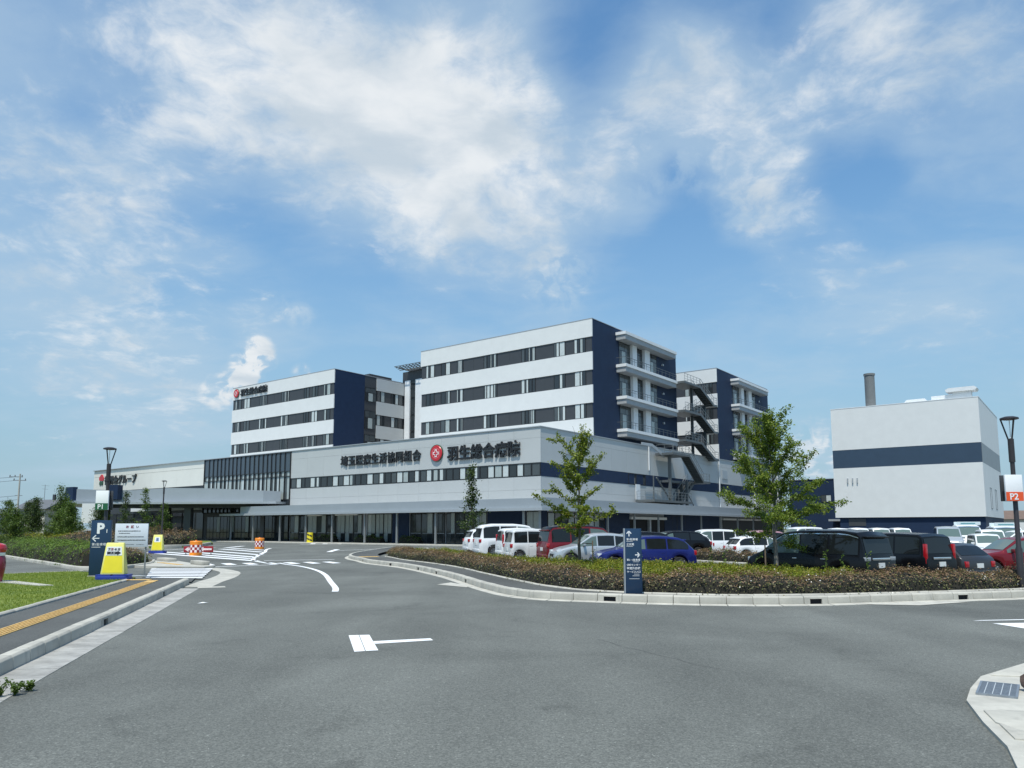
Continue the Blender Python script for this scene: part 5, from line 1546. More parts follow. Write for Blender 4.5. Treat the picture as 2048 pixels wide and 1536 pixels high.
# yellow water-weighted stand signs
def stand_sign(label, loc, rz, s, big):
    t = thing('stand_sign', label, 'sign', loc, rz, 'yellow stand signs on blue bases')
    MB().prism([(-0.48 * s, -0.18 * s), (-0.38 * s, -0.27 * s), (0.38 * s, -0.27 * s), (0.48 * s, -0.18 * s), (0.48 * s, 0.18 * s), (0.38 * s, 0.27 * s), (-0.38 * s, 0.27 * s), (-0.48 * s, 0.18 * s)], 0, 0.13 * s).build('base', M_blue, t, bevel=0.02 * s)
    for sx in (-1, 1):
        MB().box(min(sx * 0.03, sx * 0.46) * s, max(sx * 0.03, sx * 0.46) * s, -0.24 * s, 0.24 * s, 0.131 * s, 0.165 * s).build('base_lid', M_blue, t, bevel=0.012 * s)
    def quad(z, w, d): return [(-w, -d, z), (w, -d, z), (w, d, z), (-w, d, z)]
    z0, z1 = 0.166 * s, 1.12 * s
    mb = MB(); mb.add(quad(z0, 0.345 * s, 0.18 * s) + quad(z1, 0.255 * s, 0.07 * s), [(3, 2, 1, 0), (4, 5, 6, 7), (0, 1, 5, 4), (1, 2, 6, 5), (2, 3, 7, 6), (3, 0, 4, 7)])
    mb.build('body', M_yel2, t, bevel=0.03 * s)
    def face(zf0, zf1, inset, proud):
        f0, f1 = (zf0 * s - z0) / (z1 - z0), (zf1 * s - z0) / (z1 - z0)
        def P(f, sx): return (sx * ((0.345 + (0.255 - 0.345) * f) * s - inset), -((0.18 + (0.07 - 0.18) * f) * s) - proud, z0 + (z1 - z0) * f)
        v = [P(f0, -1), P(f0, 1), P(f1, 1), P(f1, -1)]
        return v
    v = face(0.22, 0.72, 0.05 * s, 0.006); MB().add(v, [(0, 1, 2, 3)]).build('yellow_face', M_yel, t)
    if big:
        v = face(0.74, 1.00, 0.055 * s, 0.008); MB().add(v, [(0, 1, 2, 3)]).build('sign_panel', M_signwhite, t)
        pr = obj('print', None, t, (0, -0.118 * s, 0.74 * s)); pr.rotation_euler = (R(-6.6), 0, 0)
        for i, (ch, m_) in enumerate((('発', M_ink), ('熱', M_inkred), ('の', M_ink), ('方', M_ink))):
            line_of_text(pr, ch, -0.19 + i * 0.095, -0.012, 0.155, 0.085, m_, 0.002, 0.003)
        MB().prism_y([(-0.20, 0.035), (0.10, 0.035), (0.10, 0.005), (0.205, 0.075), (0.10, 0.145), (0.10, 0.115), (-0.20, 0.115)], -0.012, -0.009).build('arrow', M_ink, pr)
        line_of_text(pr, '入 口', -0.11, -0.014, 0.05, 0.065, M_signwhite, 0.002)
    else:
        v = face(0.68, 0.98, 0.12 * s, 0.008); MB().add(v, [(0, 1, 2, 3)]).build('sign_panel', M_signwhite, t)
        v = face(0.74, 0.93, 0.21 * s, 0.011); MB().add(v, [(0, 1, 2, 3)]).build('print_block', mat('print_blue', (0.12, 0.2, 0.36), 0.5), t)
    MB().bar((-0.06 * s, 0, 1.125 * s), (0.06 * s, 0, 1.125 * s), 0.03 * s, 0.02 * s).build('handle', M_blue, t)
    return t
stand_sign('near yellow stand sign with a black arrow on a blue base', (-12.35, 23.75, 0.17), R(8), 1.02, True)
stand_sign('far yellow stand sign on a blue base on the hatched road', (-25.1, 54.0, 0.0), R(4), 1.17, False)
# cable of the near stand sign
cb = MB().tube([Vector(p) for p in [(-11.9, 23.9, 0.27), (-11.7, 24.1, 0.28), (-11.55, 24.4, 0.22), (-11.6, 24.8, 0.1)]], 0.012, 6)
cb.shift(11.9, -23.9, -0.1); tag(cb.build('cable', M_lip, None, (-11.9, 23.9, 0.1), smooth=True), 'thin white cable hanging off the near yellow sign base', 'cable')

# orange cushion drums with red and white checks
def drum(label, loc):
    t = thing('cushion_drum', label, 'traffic drum', loc, R(10), 'orange checked traffic drums')
    r = 0.385
    MB().lathe([(0.0, 0.0), (r, 0.0), (r, 0.20), (r, 0.70), (r, 0.90), (r - 0.03, 0.94), (0.12, 0.95), (0.0, 0.95)], 32).build('body', M_or, t, smooth=True)
    for row in range(3):
        for k in range(16):
            a0, a1 = 2 * math.pi * k / 16 + 0.005, 2 * math.pi * (k + 1) / 16 - 0.005
            z0 = 0.20 + row * 0.165
            am = (a0 + a1) / 2; rr_ = r + 0.004
            v = [(rr_ * math.cos(a), rr_ * math.sin(a), z) for z in (z0, z0 + 0.162) for a in (a0, am, a1)]
            MB().add(v, [(0, 1, 4, 3), (1, 2, 5, 4)]).build('check_patch', M_red2 if (row + k) % 2 else M_pinkw, t)
    MB().cyl(0, 0, 0.95, 1.0, 0.06, 10).build('lid', M_or, t)
    return t
drum('near orange checked drum between two red arrow boards', (-20.7, 49.9, 0.0))
drum('far orange checked drum at the head of the curved white line', (-21.75, 65.6, 0.0))
def arrow_board(label, loc, rz, w):
    t = thing('arrow_board', label, 'arrow board', loc, rz, 'red arrow boards beside the drum')
    MB().box(-w / 2, w / 2, -0.025, 0.025, 0.16, 0.56).build('board', M_red2, t, bevel=0.01)
    MB().prism_y([(-w * 0.42, 0.36), (-w * 0.42 + 0.24, 0.20), (-w * 0.42 + 0.24, 0.30), (w * 0.40, 0.30), (w * 0.40, 0.42), (-w * 0.42 + 0.24, 0.42), (-w * 0.42 + 0.24, 0.52)], -0.031, -0.0255).build('arrow', M_pinkw, t)
    for x in (-w * 0.35, w * 0.35):
        MB().box(x - 0.03, x + 0.03, -0.15, 0.15, 0, 0.05).box(x - 0.02, x + 0.02, -0.02, 0.02, 0.05, 0.12).build('foot', M_dkpanel, t)
arrow_board('red arrow board half hidden left behind the near drum', (-21.55, 51.2, 0.0), R(8), 0.95)
arrow_board('red arrow board on the right of the near drum', (-20.72, 51.6, 0.0), R(8), 0.95)

# yellow and black bollard
yb = thing('striped_bollard', 'yellow post with a black diagonal band before the curtained glass', 'bollard', (-24.3, 91.5, 0.0), R(-20))
MB().lathe([(0.0, 0), (0.42, 0), (0.42, 0.12), (0.36, 0.16), (0.36, 1.22), (0.32, 1.26), (0, 1.26)], 24).build('post', M_yel, yb, smooth=True)
for z in (0.45, 0.95):
    v = []
    for k in range(9):
        a = -math.pi * 0.95 + k * math.pi * 0.9 / 8
        for dz in (0, 0.2): v.append((0.364 * math.cos(a), 0.364 * math.sin(a), z + dz - k * 0.05 + 0.15))
    MB().add(v, [(2 * k, 2 * k + 2, 2 * k + 3, 2 * k + 1) for k in range(8)]).build('black_band', M_ink, yb)

# navy direction board on the right island
d = thing('direction_sign', 'narrow navy direction board with white lettering in the island hedge', 'sign', (2.93, 18.55, 0.16), R(3))
bd = MB().box(-0.19, 0.20, -0.05, 0.05, 0.0, 1.59).build('board', M_signnavy, d, bevel=0.004)
MB().box(-0.212, -0.191, -0.052, 0.052, 0.0, 1.592).build('edge_strip', M_alu, d)
MB().box(0.201, 0.215, -0.052, 0.052, 0.0, 1.592).build('edge_strip', M_signnavy, d)
Y = -0.0525
MB().bar((-0.09, Y, 1.40), (-0.09, Y, 1.52), 0.003, 0.022).bar((-0.095, Y, 1.525), (-0.145, Y, 1.465), 0.003, 0.022).bar((-0.085, Y, 1.525), (-0.035, Y, 1.465), 0.003, 0.022).build('arrow', M_signwhite, bd)
MB().bar((0.05, Y, 0.955), (0.16, Y, 0.955), 0.003, 0.022).bar((0.168, Y, 0.948), (0.11, Y, 1.01), 0.003, 0.022).bar((0.168, Y, 0.962), (0.11, Y, 0.90), 0.003, 0.022).build('arrow', M_signwhite, bd)
for txt, x, z, s in (('第1駐車場', -0.155, 1.305, 0.062), ('正玄関', -0.155, 1.185, 0.062), ('第2・3駐車場', -0.155, 0.815, 0.0545), ('健診センター', -0.155, 0.695, 0.056), ('時間外診療', -0.155, 0.61, 0.066), ('サービス入口', -0.155, 0.53, 0.056)):
    line_of_text(bd, txt, x, Y - 0.001, z, s, M_signwhite, 0.003, 0.0006)
for x0, x1, z in ((-0.155, 0.0, 1.275), (-0.155, 0.0, 1.155), (0.0, 0.15, 0.785), (0.02, 0.15, 0.49), (-0.02, 0.15, 0.45), (-0.1, 0.15, 0.38)):
    MB().box(x0, x1, Y - 0.001, Y + 0.0015, z, z + 0.008).build('print_line', M_lip, bd)

# red rounded post at the left edge
rp = thing('red_post', 'red rounded post with a white band at the left edge of the lawn', 'post', (-15.08, 22.35, 0.16))
MB().lathe([(0.0, 0.0), (0.16, 0.0), (0.20, 0.25), (0.235, 0.5), (0.22, 0.72), (0.19, 0.80)], 24).build('body', mat('dark_red_paint', (0.20, 0.008, 0.03), 0.25, coat=0.5), rp, smooth=True)
MB().lathe([(0.195, 0.80), (0.20, 0.81), (0.20, 0.885), (0.195, 0.89)], 24).build('band', M_signwhite, rp, smooth=True)
MB().lathe([(0.19, 0.89), (0.23, 0.95), (0.235, 1.03), (0.20, 1.11), (0.10, 1.16), (0, 1.17)], 24).build('cap', mat('red_paint', (0.45, 0.02, 0.03), 0.25, coat=0.5), rp, smooth=True)

# scrap of paper
lp = MB().add([(-0.12, -0.03, 0.004), (0.10, -0.05, 0.02), (0.13, 0.05, 0.006), (-0.02, 0.06, 0.03), (-0.10, 0.03, 0.008)], [(0, 1, 2, 3, 4)])
tag(lp.build('paper_scrap', M_signwhite, None, (-7.25, 18.0, 0.006)), 'small white scrap of paper lying on the road', 'litter')

# far left: utility pole, wires, houses
up = thing('utility_pole', 'grey concrete utility pole with crossarms at the far left', 'utility pole', (-78.3, 120, 0), R(15))
MB().lathe([(0.17, 0), (0.11, 10.4), (0, 10.4)], 12).build('pole', M_conc, up, smooth=True)
MB().box(-0.9, 0.9, -0.05, 0.05, 9.3, 9.42).build('crossarm', M_rail, up)
MB().box(-1.5, 0.4, -0.05, 0.05, 9.85, 9.97).build('crossarm', M_rail, up)
MB().box(-0.5, 0.5, -0.05, 0.05, 6.9, 7.0).build('crossarm', M_rail, up)
for x, z in ((-0.8, 9.42), (0.8, 9.42), (-1.4, 9.97), (-0.7, 9.97), (0.3, 9.97)):
    MB().lathe([(0.05, 0), (0.09, 0.06), (0.05, 0.12), (0.09, 0.18), (0.03, 0.26), (0, 0.26)], 10, 'z', (x, 0, z)).build('insulator', M_dkpanel, up)
for i, (z, dz) in enumerate(((9.95, 0.4), (9.4, -0.2), (6.95, -0.3), (6.3, -0.2))):
    a = Vector((-78.3, 120, z)); b_ = Vector((-118, 128, z + dz)); mid = (a + b_) / 2 - Vector((0, 0, 0.7))
    mb = MB().tube([a, a.lerp(mid, 0.5) - Vector((0, 0, 0.25)), mid, b_.lerp(mid, 0.5) - Vector((0, 0, 0.25)), b_], 0.025, 5)
    mb.shift(78.3, -120, -z)
    tag(mb.build('power_line', M_ink, None, (-78.3, 120, z)), ['topmost power line leaving the utility pole', 'second power line under the topmost', 'third power line low on the pole', 'lowest power line at the left edge'][i], 'power line', 'power lines at the far left')

def house(label, loc, rz, w, dep, h, roof_h, wallm, roofm, hip=0.0, antenna=False):
    t = thing('house', label, 'house', loc, rz)
    MB().box(-w / 2, w / 2, -dep / 2, dep / 2, 0, h).build('wall', wallm, t)
    e = 0.5; a, b2 = w / 2 + e, dep / 2 + e
    v = [(-a, -b2, h), (a, -b2, h), (a, b2, h), (-a, b2, h), (-a + hip, 0, h + roof_h), (a - hip, 0, h + roof_h)]
    MB().add([(x, y, z + 0.02) for x, y, z in v], [(3, 2, 1, 0), (0, 1, 5, 4), (2, 3, 4, 5), (1, 2, 5), (3, 0, 4)]).build('roof', roofm, t)
    for x in (-w * 0.28, w * 0.22):
        for z in ((1.0, 3.6) if h > 4.5 else (1.0,)):
            f = MB().box(x - 0.8, x + 0.8, -dep / 2 - 0.06, -dep / 2 + 0.02, z, z + 1.2).build('window', M_rail, t)
            MB().box(x - 0.72, x + 0.72, -dep / 2 - 0.075, -dep / 2 - 0.061, z + 0.08, z + 1.12).build('pane', G_mid, f)
    if antenna:
        MB().tube([Vector((-w * 0.1, 0, h + roof_h)), Vector((-w * 0.1, 0, h + roof_h + 2.6))], 0.04, 6).bar((-w * 0.1 - 0.7, 0, h + roof_h + 2.5), (-w * 0.1 + 0.8, 0, h + roof_h + 2.4), 0.04).bar((-w * 0.1 - 0.5, 0, h + roof_h + 1.9), (-w * 0.1 + 0.6, 0, h + roof_h + 1.8), 0.04).build('antenna', M_rail, t)
        MB().box(w * 0.22, w * 0.22 + 0.4, -0.2, 0.2, h + roof_h * 0.5, h + roof_h + 0.9).build('chimney', M_dkpanel, t)
M_cream = mat('cream_render', (0.58, 0.55, 0.47), 0.8, var=0.06, vscale=0.6)
M_tile = mat('grey_roof_tile', (0.12, 0.125, 0.135), 0.6, var=0.15, vscale=1.5)
house('cream house with a grey gable roof behind the left trees', (-80.5, 131, 0), R(-8), 5.4, 7.0, 5.0, 1.7, M_cream, M_tile, 0.0, True)
house('house with a low hipped grey roof at the far left edge', (-90.5, 128, 0), R(20), 7.5, 7.0, 4.2, 1.9, mat('grey_render', (0.42, 0.42, 0.40), 0.8), M_tile, 2.4)
house('brown-roofed house beyond the white wall at the right edge', (92.5, 138, 0), R(-25), 9.0, 7.0, 3.4, 1.6, M_cream, mat('brown_roof', (0.16, 0.11, 0.085), 0.7, var=0.15, vscale=1.5), 1.5)
wp = thing('white_panel', 'white panel wall seen under the end of the entrance canopy', 'panel', (-55.0, 98.8, 0.0), R(-4))
MB().box(-1.1, 1.1, -0.05, 0.05, 2.45, 5.0).build('panel', M_white, wp)
for x in (-1.0, 1.0):
    MB().box(x - 0.08, x + 0.08, 0.051, 0.2, 0, 5.0).build('post', M_alu, wp)


# ------------------------------------------------------------------ vehicles
def paint(name, c, metal=0.0, rough=0.32):
    return mat('paint_' + name, c, rough, metal, coat=0.35, spec=0.35)
P_white = paint('white', (0.78, 0.79, 0.79)); P_pearl = paint('pearl', (0.70, 0.71, 0.70), 0.1)
P_silver = paint('silver', (0.52, 0.55, 0.56), 0.5); P_black = mat('paint_black', (0.006, 0.0065, 0.008), 0.22, 0.0, spec=0.28)
P_grey = paint('grey', (0.045, 0.048, 0.052), 0.4); P_red = paint('red', (0.17, 0.009, 0.015), 0.2)
P_blue = paint('blue', (0.012, 0.020, 0.15), 0.3); P_pink = paint('pink', (0.55, 0.30, 0.33), 0.2)
M_cglass = mat('car_glass', (0.012, 0.015, 0.016), 0.04, spec=0.42)
M_cglass2 = mat('car_glass_clear', (0.10, 0.145, 0.135), 0.05, spec=0.45)
M_tyre = mat('tyre', (0.018, 0.018, 0.019), 0.85)
M_rim = mat('alloy', (0.42, 0.43, 0.44), 0.35, 0.8)
M_trim = mat('black_trim', (0.02, 0.02, 0.022), 0.55)
M_chrome = mat('chrome', (0.75, 0.77, 0.78), 0.12, 0.9)
M_tail = mat('tail_lamp', (0.40, 0.010, 0.016), 0.15, coat=0.6)
M_head = mat('head_lamp', (0.62, 0.66, 0.68), 0.1, coat=0.8)
M_plate = mat('number_plate', (0.72, 0.74, 0.71), 0.5)

KINDS = {
    'hatch': dict(top=[(0, .40), (.004, .50), (.015, .60), (.032, .645), (.12, .90), (.17, .955), (.27, .985), (.38, 1.0), (.50, .99), (.57, .955), (.74, .665), (.78, .64), (.86, .60), (.93, .55), (.985, .46), (1, .36)],
                  belt=.615, rear=(.040, .115), ws=(.585, .725), side=[(.085, .29), (.305, .50), (.515, .71)], rw=.80, ax=(.175, .815), r=.305),
    'box': dict(top=[(0, .34), (.004, .48), (.012, .56), (.048, .93), (.085, .98), (.3, 1.0), (.6, .99), (.67, .955), (.81, .63), (.85, .59), (.95, .51), (.99, .43), (1, .33)],
                belt=.565, rear=(.017, .045), ws=(.685, .80), side=[(.06, .27), (.285, .49), (.505, .77)], rw=.86, ax=(.145, .845), r=.285),
    'minivan': dict(top=[(0, .34), (.004, .50), (.012, .56), (.045, .90), (.075, .965), (.2, 1.0), (.5, 1.0), (.62, .975), (.68, .945), (.845, .615), (.88, .58), (.96, .50), (.99, .42), (1, .32)],
                    belt=.555, rear=(.016, .043), ws=(.695, .835), side=[(.055, .27), (.285, .50), (.515, .80)], rw=.84, ax=(.19, .815), r=.335),
    'suv': dict(top=[(0, .38), (.004, .50), (.014, .59), (.03, .64), (.085, .90), (.13, .96), (.35, 1.0), (.5, .99), (.57, .955), (.72, .675), (.76, .65), (.86, .61), (.95, .54), (.99, .45), (1, .36)],
                belt=.615, rear=(.036, .083), ws=(.585, .71), side=[(.07, .28), (.295, .49), (.505, .69)], rw=.80, ax=(.175, .815), r=.345),
    'wagon': dict(top=[(0, .42), (.004, .54), (.015, .62), (.03, .66), (.13, .91), (.18, .965), (.35, 1.0), (.5, .995), (.57, .955), (.72, .69), (.76, .665), (.86, .63), (.95, .55), (.99, .46), (1, .36)],
                  belt=.635, rear=(.04, .125), ws=(.585, .71), side=[(.10, .29), (.305, .50), (.515, .70)], rw=.79, ax=(.19, .81), r=.315),
}

def wheel_meshes(r, w):
    def mk():
        h = w / 2
        ty = MB().lathe([(r * 0.62, -h), (r * 0.93, -h), (r * 0.99, -h * 0.7), (r, 0), (r * 0.99, h * 0.7), (r * 0.93, h), (r * 0.62, h)], 28, 'y').mesh('wheel', M_tyre, smooth=True)
        mb = MB().lathe([(r * 0.63, -h * 0.95), (r * 0.63, -h * 0.75), (r * 0.54, -h * 0.6), (r * 0.54, 0.0), (0, 0.0)], 28, 'y')
        for k in range(7):
            a = 2 * math.pi * k / 7
            mb.bar((0, -h * 0.7, 0), (r * 0.60 * math.cos(a), -h * 0.72, r * 0.60 * math.sin(a)), r * 0.14, 0.03)
        mb.lathe([(0, -h * 0.88), (r * 0.13, -h * 0.84), (r * 0.14, -h * 0.6)], 14, 'y')
        return ty, mb.mesh('rim', M_rim, smooth=True)
    return shared(('wheel', round(r, 3), round(w, 2)), mk)

def car(label, kind, x, y, head, L, W, H, body, z=None, glass=None, tail='std', chrome=False, group='cars in the hospital car park', name='parked_car', front=True, two_tone=None, visor=False, cat='car'):
    K = KINDS[kind]; hw = W / 2
    z = lot_z(x, y) if z is None else z
    t = thing(name, label, cat, (x, y, z), R(head), group)
    gl = glass or M_cglass
    tx = np.array([p[0] for p in K['top']]); tz = np.array([p[1] for p in K['top']]) * H
    def ztop(u): return float(np.interp(u, tx, tz))
    r = K['r']; clear = 0.19 if kind != 'suv' else 0.24
    axs = [a * L for a in K['ax']]; ra = r + 0.055
    us = set(np.linspace(0, 1, 25).tolist()) | set(tx.tolist())
    for a in axs:
        for k in range(13): us.add((a - ra * math.cos(math.pi * k / 12)) / L)
    us = sorted(u for u in us if 0 <= u <= 1)
    us = [u for i, u in enumerate(us) if i == 0 or u - us[i - 1] > 0.0012]
    def wid(u):
        e = min(u, 1 - u) * L
        f = 1 - 0.16 * max(0, 1 - e / 0.42) ** 2.2 if u > 0.5 else 1 - 0.10 * max(0, 1 - e / 0.3) ** 2.2
        return hw * f
    def sect(u):
        xx = u * L; w = wid(u); zt = ztop(u); belt = min(K['belt'] * H, zt - 0.05)
        zs = clear
        for a in axs:
            d = abs(xx - a)
            if d < ra: zs = max(zs, r + math.sqrt(max(0, ra * ra - d * d)))
        e = min(u, 1 - u) * L
        if e < 0.25: zs = max(zs, clear + (0.25 - e) * 0.35)
        zs = min(zs, belt - 0.08)
        g = max(0.0, min(1.0, (zt - K['belt'] * H) / (H * (1 - K['belt']))))
        wr = w * 0.955 * (1 - g) + hw * K['rw'] * g
        wr = min(wr, w * 0.96)
        cr = 0.035
        zm = zs + (belt - zs) * 0.5
        return [(w * 0.90, zs), (w * 0.975, min(zs + 0.05, zm)), (w, zm), (w * 0.992, belt - 0.035), (w * 0.972, belt), (wr, zt - 0.045), (wr * 0.93, zt - 0.008), (0.0, zt + cr * g)]
    mb = MB(); n = len(us)
    S = [sect(u) for u in us]
    for u, s in zip(us, S):
        xx = u * L - L / 2
        mb.v += [(xx, -p[0], p[1]) for p in s] + [(xx, p[0], p[1]) for p in reversed(s[:-1])]
    m = 15
    for i in range(n - 1):
        for k in range(m):
            mb.f.append((i * m + k, i * m + (k + 1) % m, (i + 1) * m + (k + 1) % m, (i + 1) * m + k))
    mb.f.append(tuple(range(m - 1, -1, -1))); mb.f.append(tuple(range((n - 1) * m, n * m)))
    mb.build('body', body, t, smooth=True, angle=28)
    MB().box(-L / 2 + 0.3, L / 2 - 0.35, -hw * 0.82, hw * 0.82, 0.16, 0.45).build('underbody', M_trim, t)
    # glass
    def side_pt(u, f, sy):
        s = sect(u); a, b = s[4], s[5]
        yv = a[0] + (b[0] - a[0]) * f + 0.010; zv = a[1] + (b[1] - a[1]) * f
        return (u * L - L / 2, sy * yv, zv + 0.002)
    for sy in (-1, 1):
        for i, (u0, u1) in enumerate(K['side']):
            q = MB(); k = 9
            for j in range(k + 1):
                u = u0 + (u1 - u0) * j / k
                q.v += [side_pt(u, 0.07, sy), side_pt(u, 0.90, sy)]
            q.f = [(2 * j, 2 * j + 2, 2 * j + 3, 2 * j + 1) if sy < 0 else (2 * j, 2 * j + 1, 2 * j + 3, 2 * j + 2) for j in range(k)]
            q.build('side_window', gl if (i < 2 or glass) else M_cglass2, t, smooth=True)
            if i > 0:
                s = sect(u1); xx = (u0 + 0.012) * L - L / 2
                h_ = MB().box(xx + 0.03, xx + 0.20, sy * hw * 0.985 - 0.014, sy * hw * 0.985 + 0.014, K['belt'] * H - 0.14, K['belt'] * H - 0.105)
                h_.build('door_handle', M_chrome if chrome else body, t, bevel=0.006)
                MB().bar((xx - 0.02, sy * hw * 0.997, 0.34), (xx - 0.02, sy * hw * 0.990, K['belt'] * H - 0.03), 0.012, 0.006).build('door_seam', M_trim, t)
        # sill
        MB().box(axs[0] + ra - L / 2 + 0.03, axs[1] - ra - L / 2 - 0.03, sy * hw * 0.93 - 0.03, sy * hw * 0.93 + 0.03, clear - 0.03, clear + 0.05).build('sill', M_trim, t)
        if visor:
            q = MB(); k = 10
            for j in range(k + 1):
                u = K['side'][0][0] + (K['side'][-1][1] - K['side'][0][0]) * j / k
                a, b = side_pt(u, 0.89, sy), side_pt(u, 0.93, sy)
                q.v += [(a[0], a[1] + sy * 0.012, a[2]), (b[0], b[1] + sy * 0.010, b[2])]
            q.f = [(2 * j, 2 * j + 2, 2 * j + 3, 2 * j + 1) for j in range(k)]
            q.build('window_visor', M_chrome if chrome else M_cglass, t)
    def screen(nm, u0, u1, gm):
        q = MB(); k = 6; c = 6
        for j in range(k + 1):
            u = u0 + (u1 - u0) * j / k; e = (u1 - u0) * 0.02
            dx, dz = 2 * e * L, ztop(u + e) - ztop(u - e); l = math.hypot(dx, dz) or 1
            nx, nz = -dz / l * 0.012, dx / l * 0.012
            s = sect(u); yw = s[6][0] * 0.955
            for i in range(c + 1):
                f = -1 + 2 * i / c
                zz = s[6][1] + (s[7][1] - s[6][1]) * (1 - abs(f))
                q.v.append((u * L - L / 2 + nx, yw * f, zz + nz))
        q.f = [(j * (c + 1) + i, (j + 1) * (c + 1) + i, (j + 1) * (c + 1) + i + 1, j * (c + 1) + i + 1) for j in range(k) for i in range(c)]
        return q.build(nm, gm, t, smooth=True)
    screen('rear_window', *K['rear'], gl)
    screen('windscreen', *K['ws'], M_cglass2 if not glass else gl)
    # wheels
    ty, rim = wheel_meshes(r, 0.2)
    for a in axs:
        for sy in (-1, 1):
            o = obj('wheel', ty, t, (a - L / 2, sy * (hw - 0.115), r), 0 if sy < 0 else math.pi)
            obj('rim', rim, o)
    # lamps, plates, mirrors
    bz = K['belt'] * H
    xr = -L / 2
    def lamp(nm, x0, x1, y0, y1, z0, z1, m_):
        for sy in (-1, 1):
            MB().box(x0, x1, min(sy * y0, sy * y1), max(sy * y0, sy * y1), z0, z1).build(nm, m_, t, bevel=0.015)
    if tail == 'std': lamp('tail_lamp', xr + 0.0, xr + 0.20, hw * 0.70, hw * 0.955, bz - 0.22, bz - 0.02, M_tail)
    elif tail == 'tall': lamp('tail_lamp', xr + 0.04, xr + 0.15, hw * 0.80, hw * 0.935, bz - 0.28, bz + 0.42, M_tail)
    elif tail == 'low': lamp('tail_lamp', xr - 0.005, xr + 0.15, hw * 0.72, hw * 0.93, 0.52, 0.74, M_tail)
    elif tail == 'clear': lamp('tail_lamp', xr + 0.012, xr + 0.20, hw * 0.62, hw * 0.93, bz - 0.15, bz - 0.02, mat('smoked_lamp', (0.30, 0.32, 0.34), 0.12, coat=0.6))
    elif tail == 'round': lamp('tail_lamp', xr - 0.02, xr + 0.10, hw * 0.66, hw * 0.88, bz - 0.36, bz - 0.14, M_tail)
    if chrome:
        MB().box(xr - 0.018, xr + 0.03, -hw * 0.54, hw * 0.54, bz - 0.13, bz - 0.05).build('chrome_bar', M_chrome, t, bevel=0.01)
    MB().box(xr - 0.016, xr + 0.02, -0.165, 0.165, bz - 0.38, bz - 0.215).build('number_plate', M_plate, t)
    MB().box(xr - 0.03, xr + 0.25, -hw * 0.86, hw * 0.86, 0.30, 0.50).build('rear_bumper', body, t, bevel=0.04)
    xf = L / 2
    lamp('head_lamp', xf - 0.34, xf - 0.075, hw * 0.56, hw * 0.895, 0.40 * H + 0.02, 0.40 * H + 0.17, M_head)
    MB().box(xf - 0.06, xf + 0.012, -hw * 0.42, hw * 0.42, 0.30 * H, 0.36 * H + 0.06).build('grille', M_trim, t, bevel=0.01)
    MB().box(xf - 0.02, xf + 0.018, -0.165, 0.165, 0.36, 0.50).build('number_plate', M_plate, t)
    um = K['side'][-1][1] - 0.045
    for sy in (-1, 1):
        MB().box(um * L - L / 2 - 0.05, um * L - L / 2 + 0.06, min(sy * hw * 0.95, sy * (hw + 0.17)), max(sy * hw * 0.95, sy * (hw + 0.17)), bz + 0.02, bz + 0.17).build('door_mirror', body, t, bevel=0.03)
    if kind in ('hatch', 'suv', 'minivan'):
        MB().box(K['rear'][1] * L + xr - 0.12, K['rear'][1] * L + xr + 0.12, -hw * 0.70, hw * 0.70, ztop(K['rear'][1]) - 0.02, ztop(K['rear'][1]) + 0.035).build('spoiler', body, t, bevel=0.012)
    if two_tone:
        q = MB()
        for u in us:
            if K['side'][0][0] * 0.5 < u < K['side'][-1][1] * 0.93:
                s = sect(u)
                q.v += [(u * L - L / 2, -s[5][0], s[5][1] + 0.012), (u * L - L / 2, -s[6][0], s[6][1] + 0.012), (u * L - L / 2, 0, s[7][1] + 0.012), (u * L - L / 2, s[6][0], s[6][1] + 0.012), (u * L - L / 2, s[5][0], s[5][1] + 0.012)]
        c = len(q.v) // 5
        q.f = [(5 * i + k, 5 * (i + 1) + k, 5 * (i + 1) + k + 1, 5 * i + k + 1) for i in range(c - 1) for k in range(4)]
        q.build('roof_skin', two_tone, t, smooth=True)
    return t

# the row along the island, seen from behind, heading right
hd = 17
car('white sport utility car, farthest left of the parked row', 'suv', -0.95, 51.2, hd, 4.5, 1.8, 1.70, P_white, 0.05)
car('tall white van with a black rear window beside the white SUV', 'minivan', 0.05, 47.2, hd, 4.7, 1.76, 1.98, P_white, 0.03)
car('small white boxy wagon with tall red rear lamps, partly hidden', 'box', 0.85, 43.7, hd, 3.4, 1.48, 1.74, P_white, 0.02, tail='tall')
car('white kei car with a rising window line and red rear lamp', 'box', 1.35, 40.6, hd, 3.4, 1.48, 1.69, P_pearl, 0.02, tail='std')
car('dark red tall wagon with black roof behind the silver car', 'minivan', 3.55, 38.0, hd, 4.4, 1.76, 1.86, P_red, 0.02, two_tone=P_black)
car('silver-white small hatchback with its nose to the left', 'hatch', 3.75, 35.2, 180 + 10, 3.95, 1.69, 1.53, P_silver, 0.0)
car('blue hatchback parked side-on behind the navy direction board', 'hatch', 5.50, 32.4, 180 + 6, 4.26, 1.79, 1.46, P_blue, -0.03)
car('black low car hidden behind the silver hatchback', 'wagon', 6.2, 39.6, 180 + 10, 4.5, 1.75, 1.50, P_black, 0.08)
car('black car in front of the dark garage opening', 'wagon', 9.0, 43.6, 180 + 12, 4.5, 1.75, 1.52, P_black, 0.08)
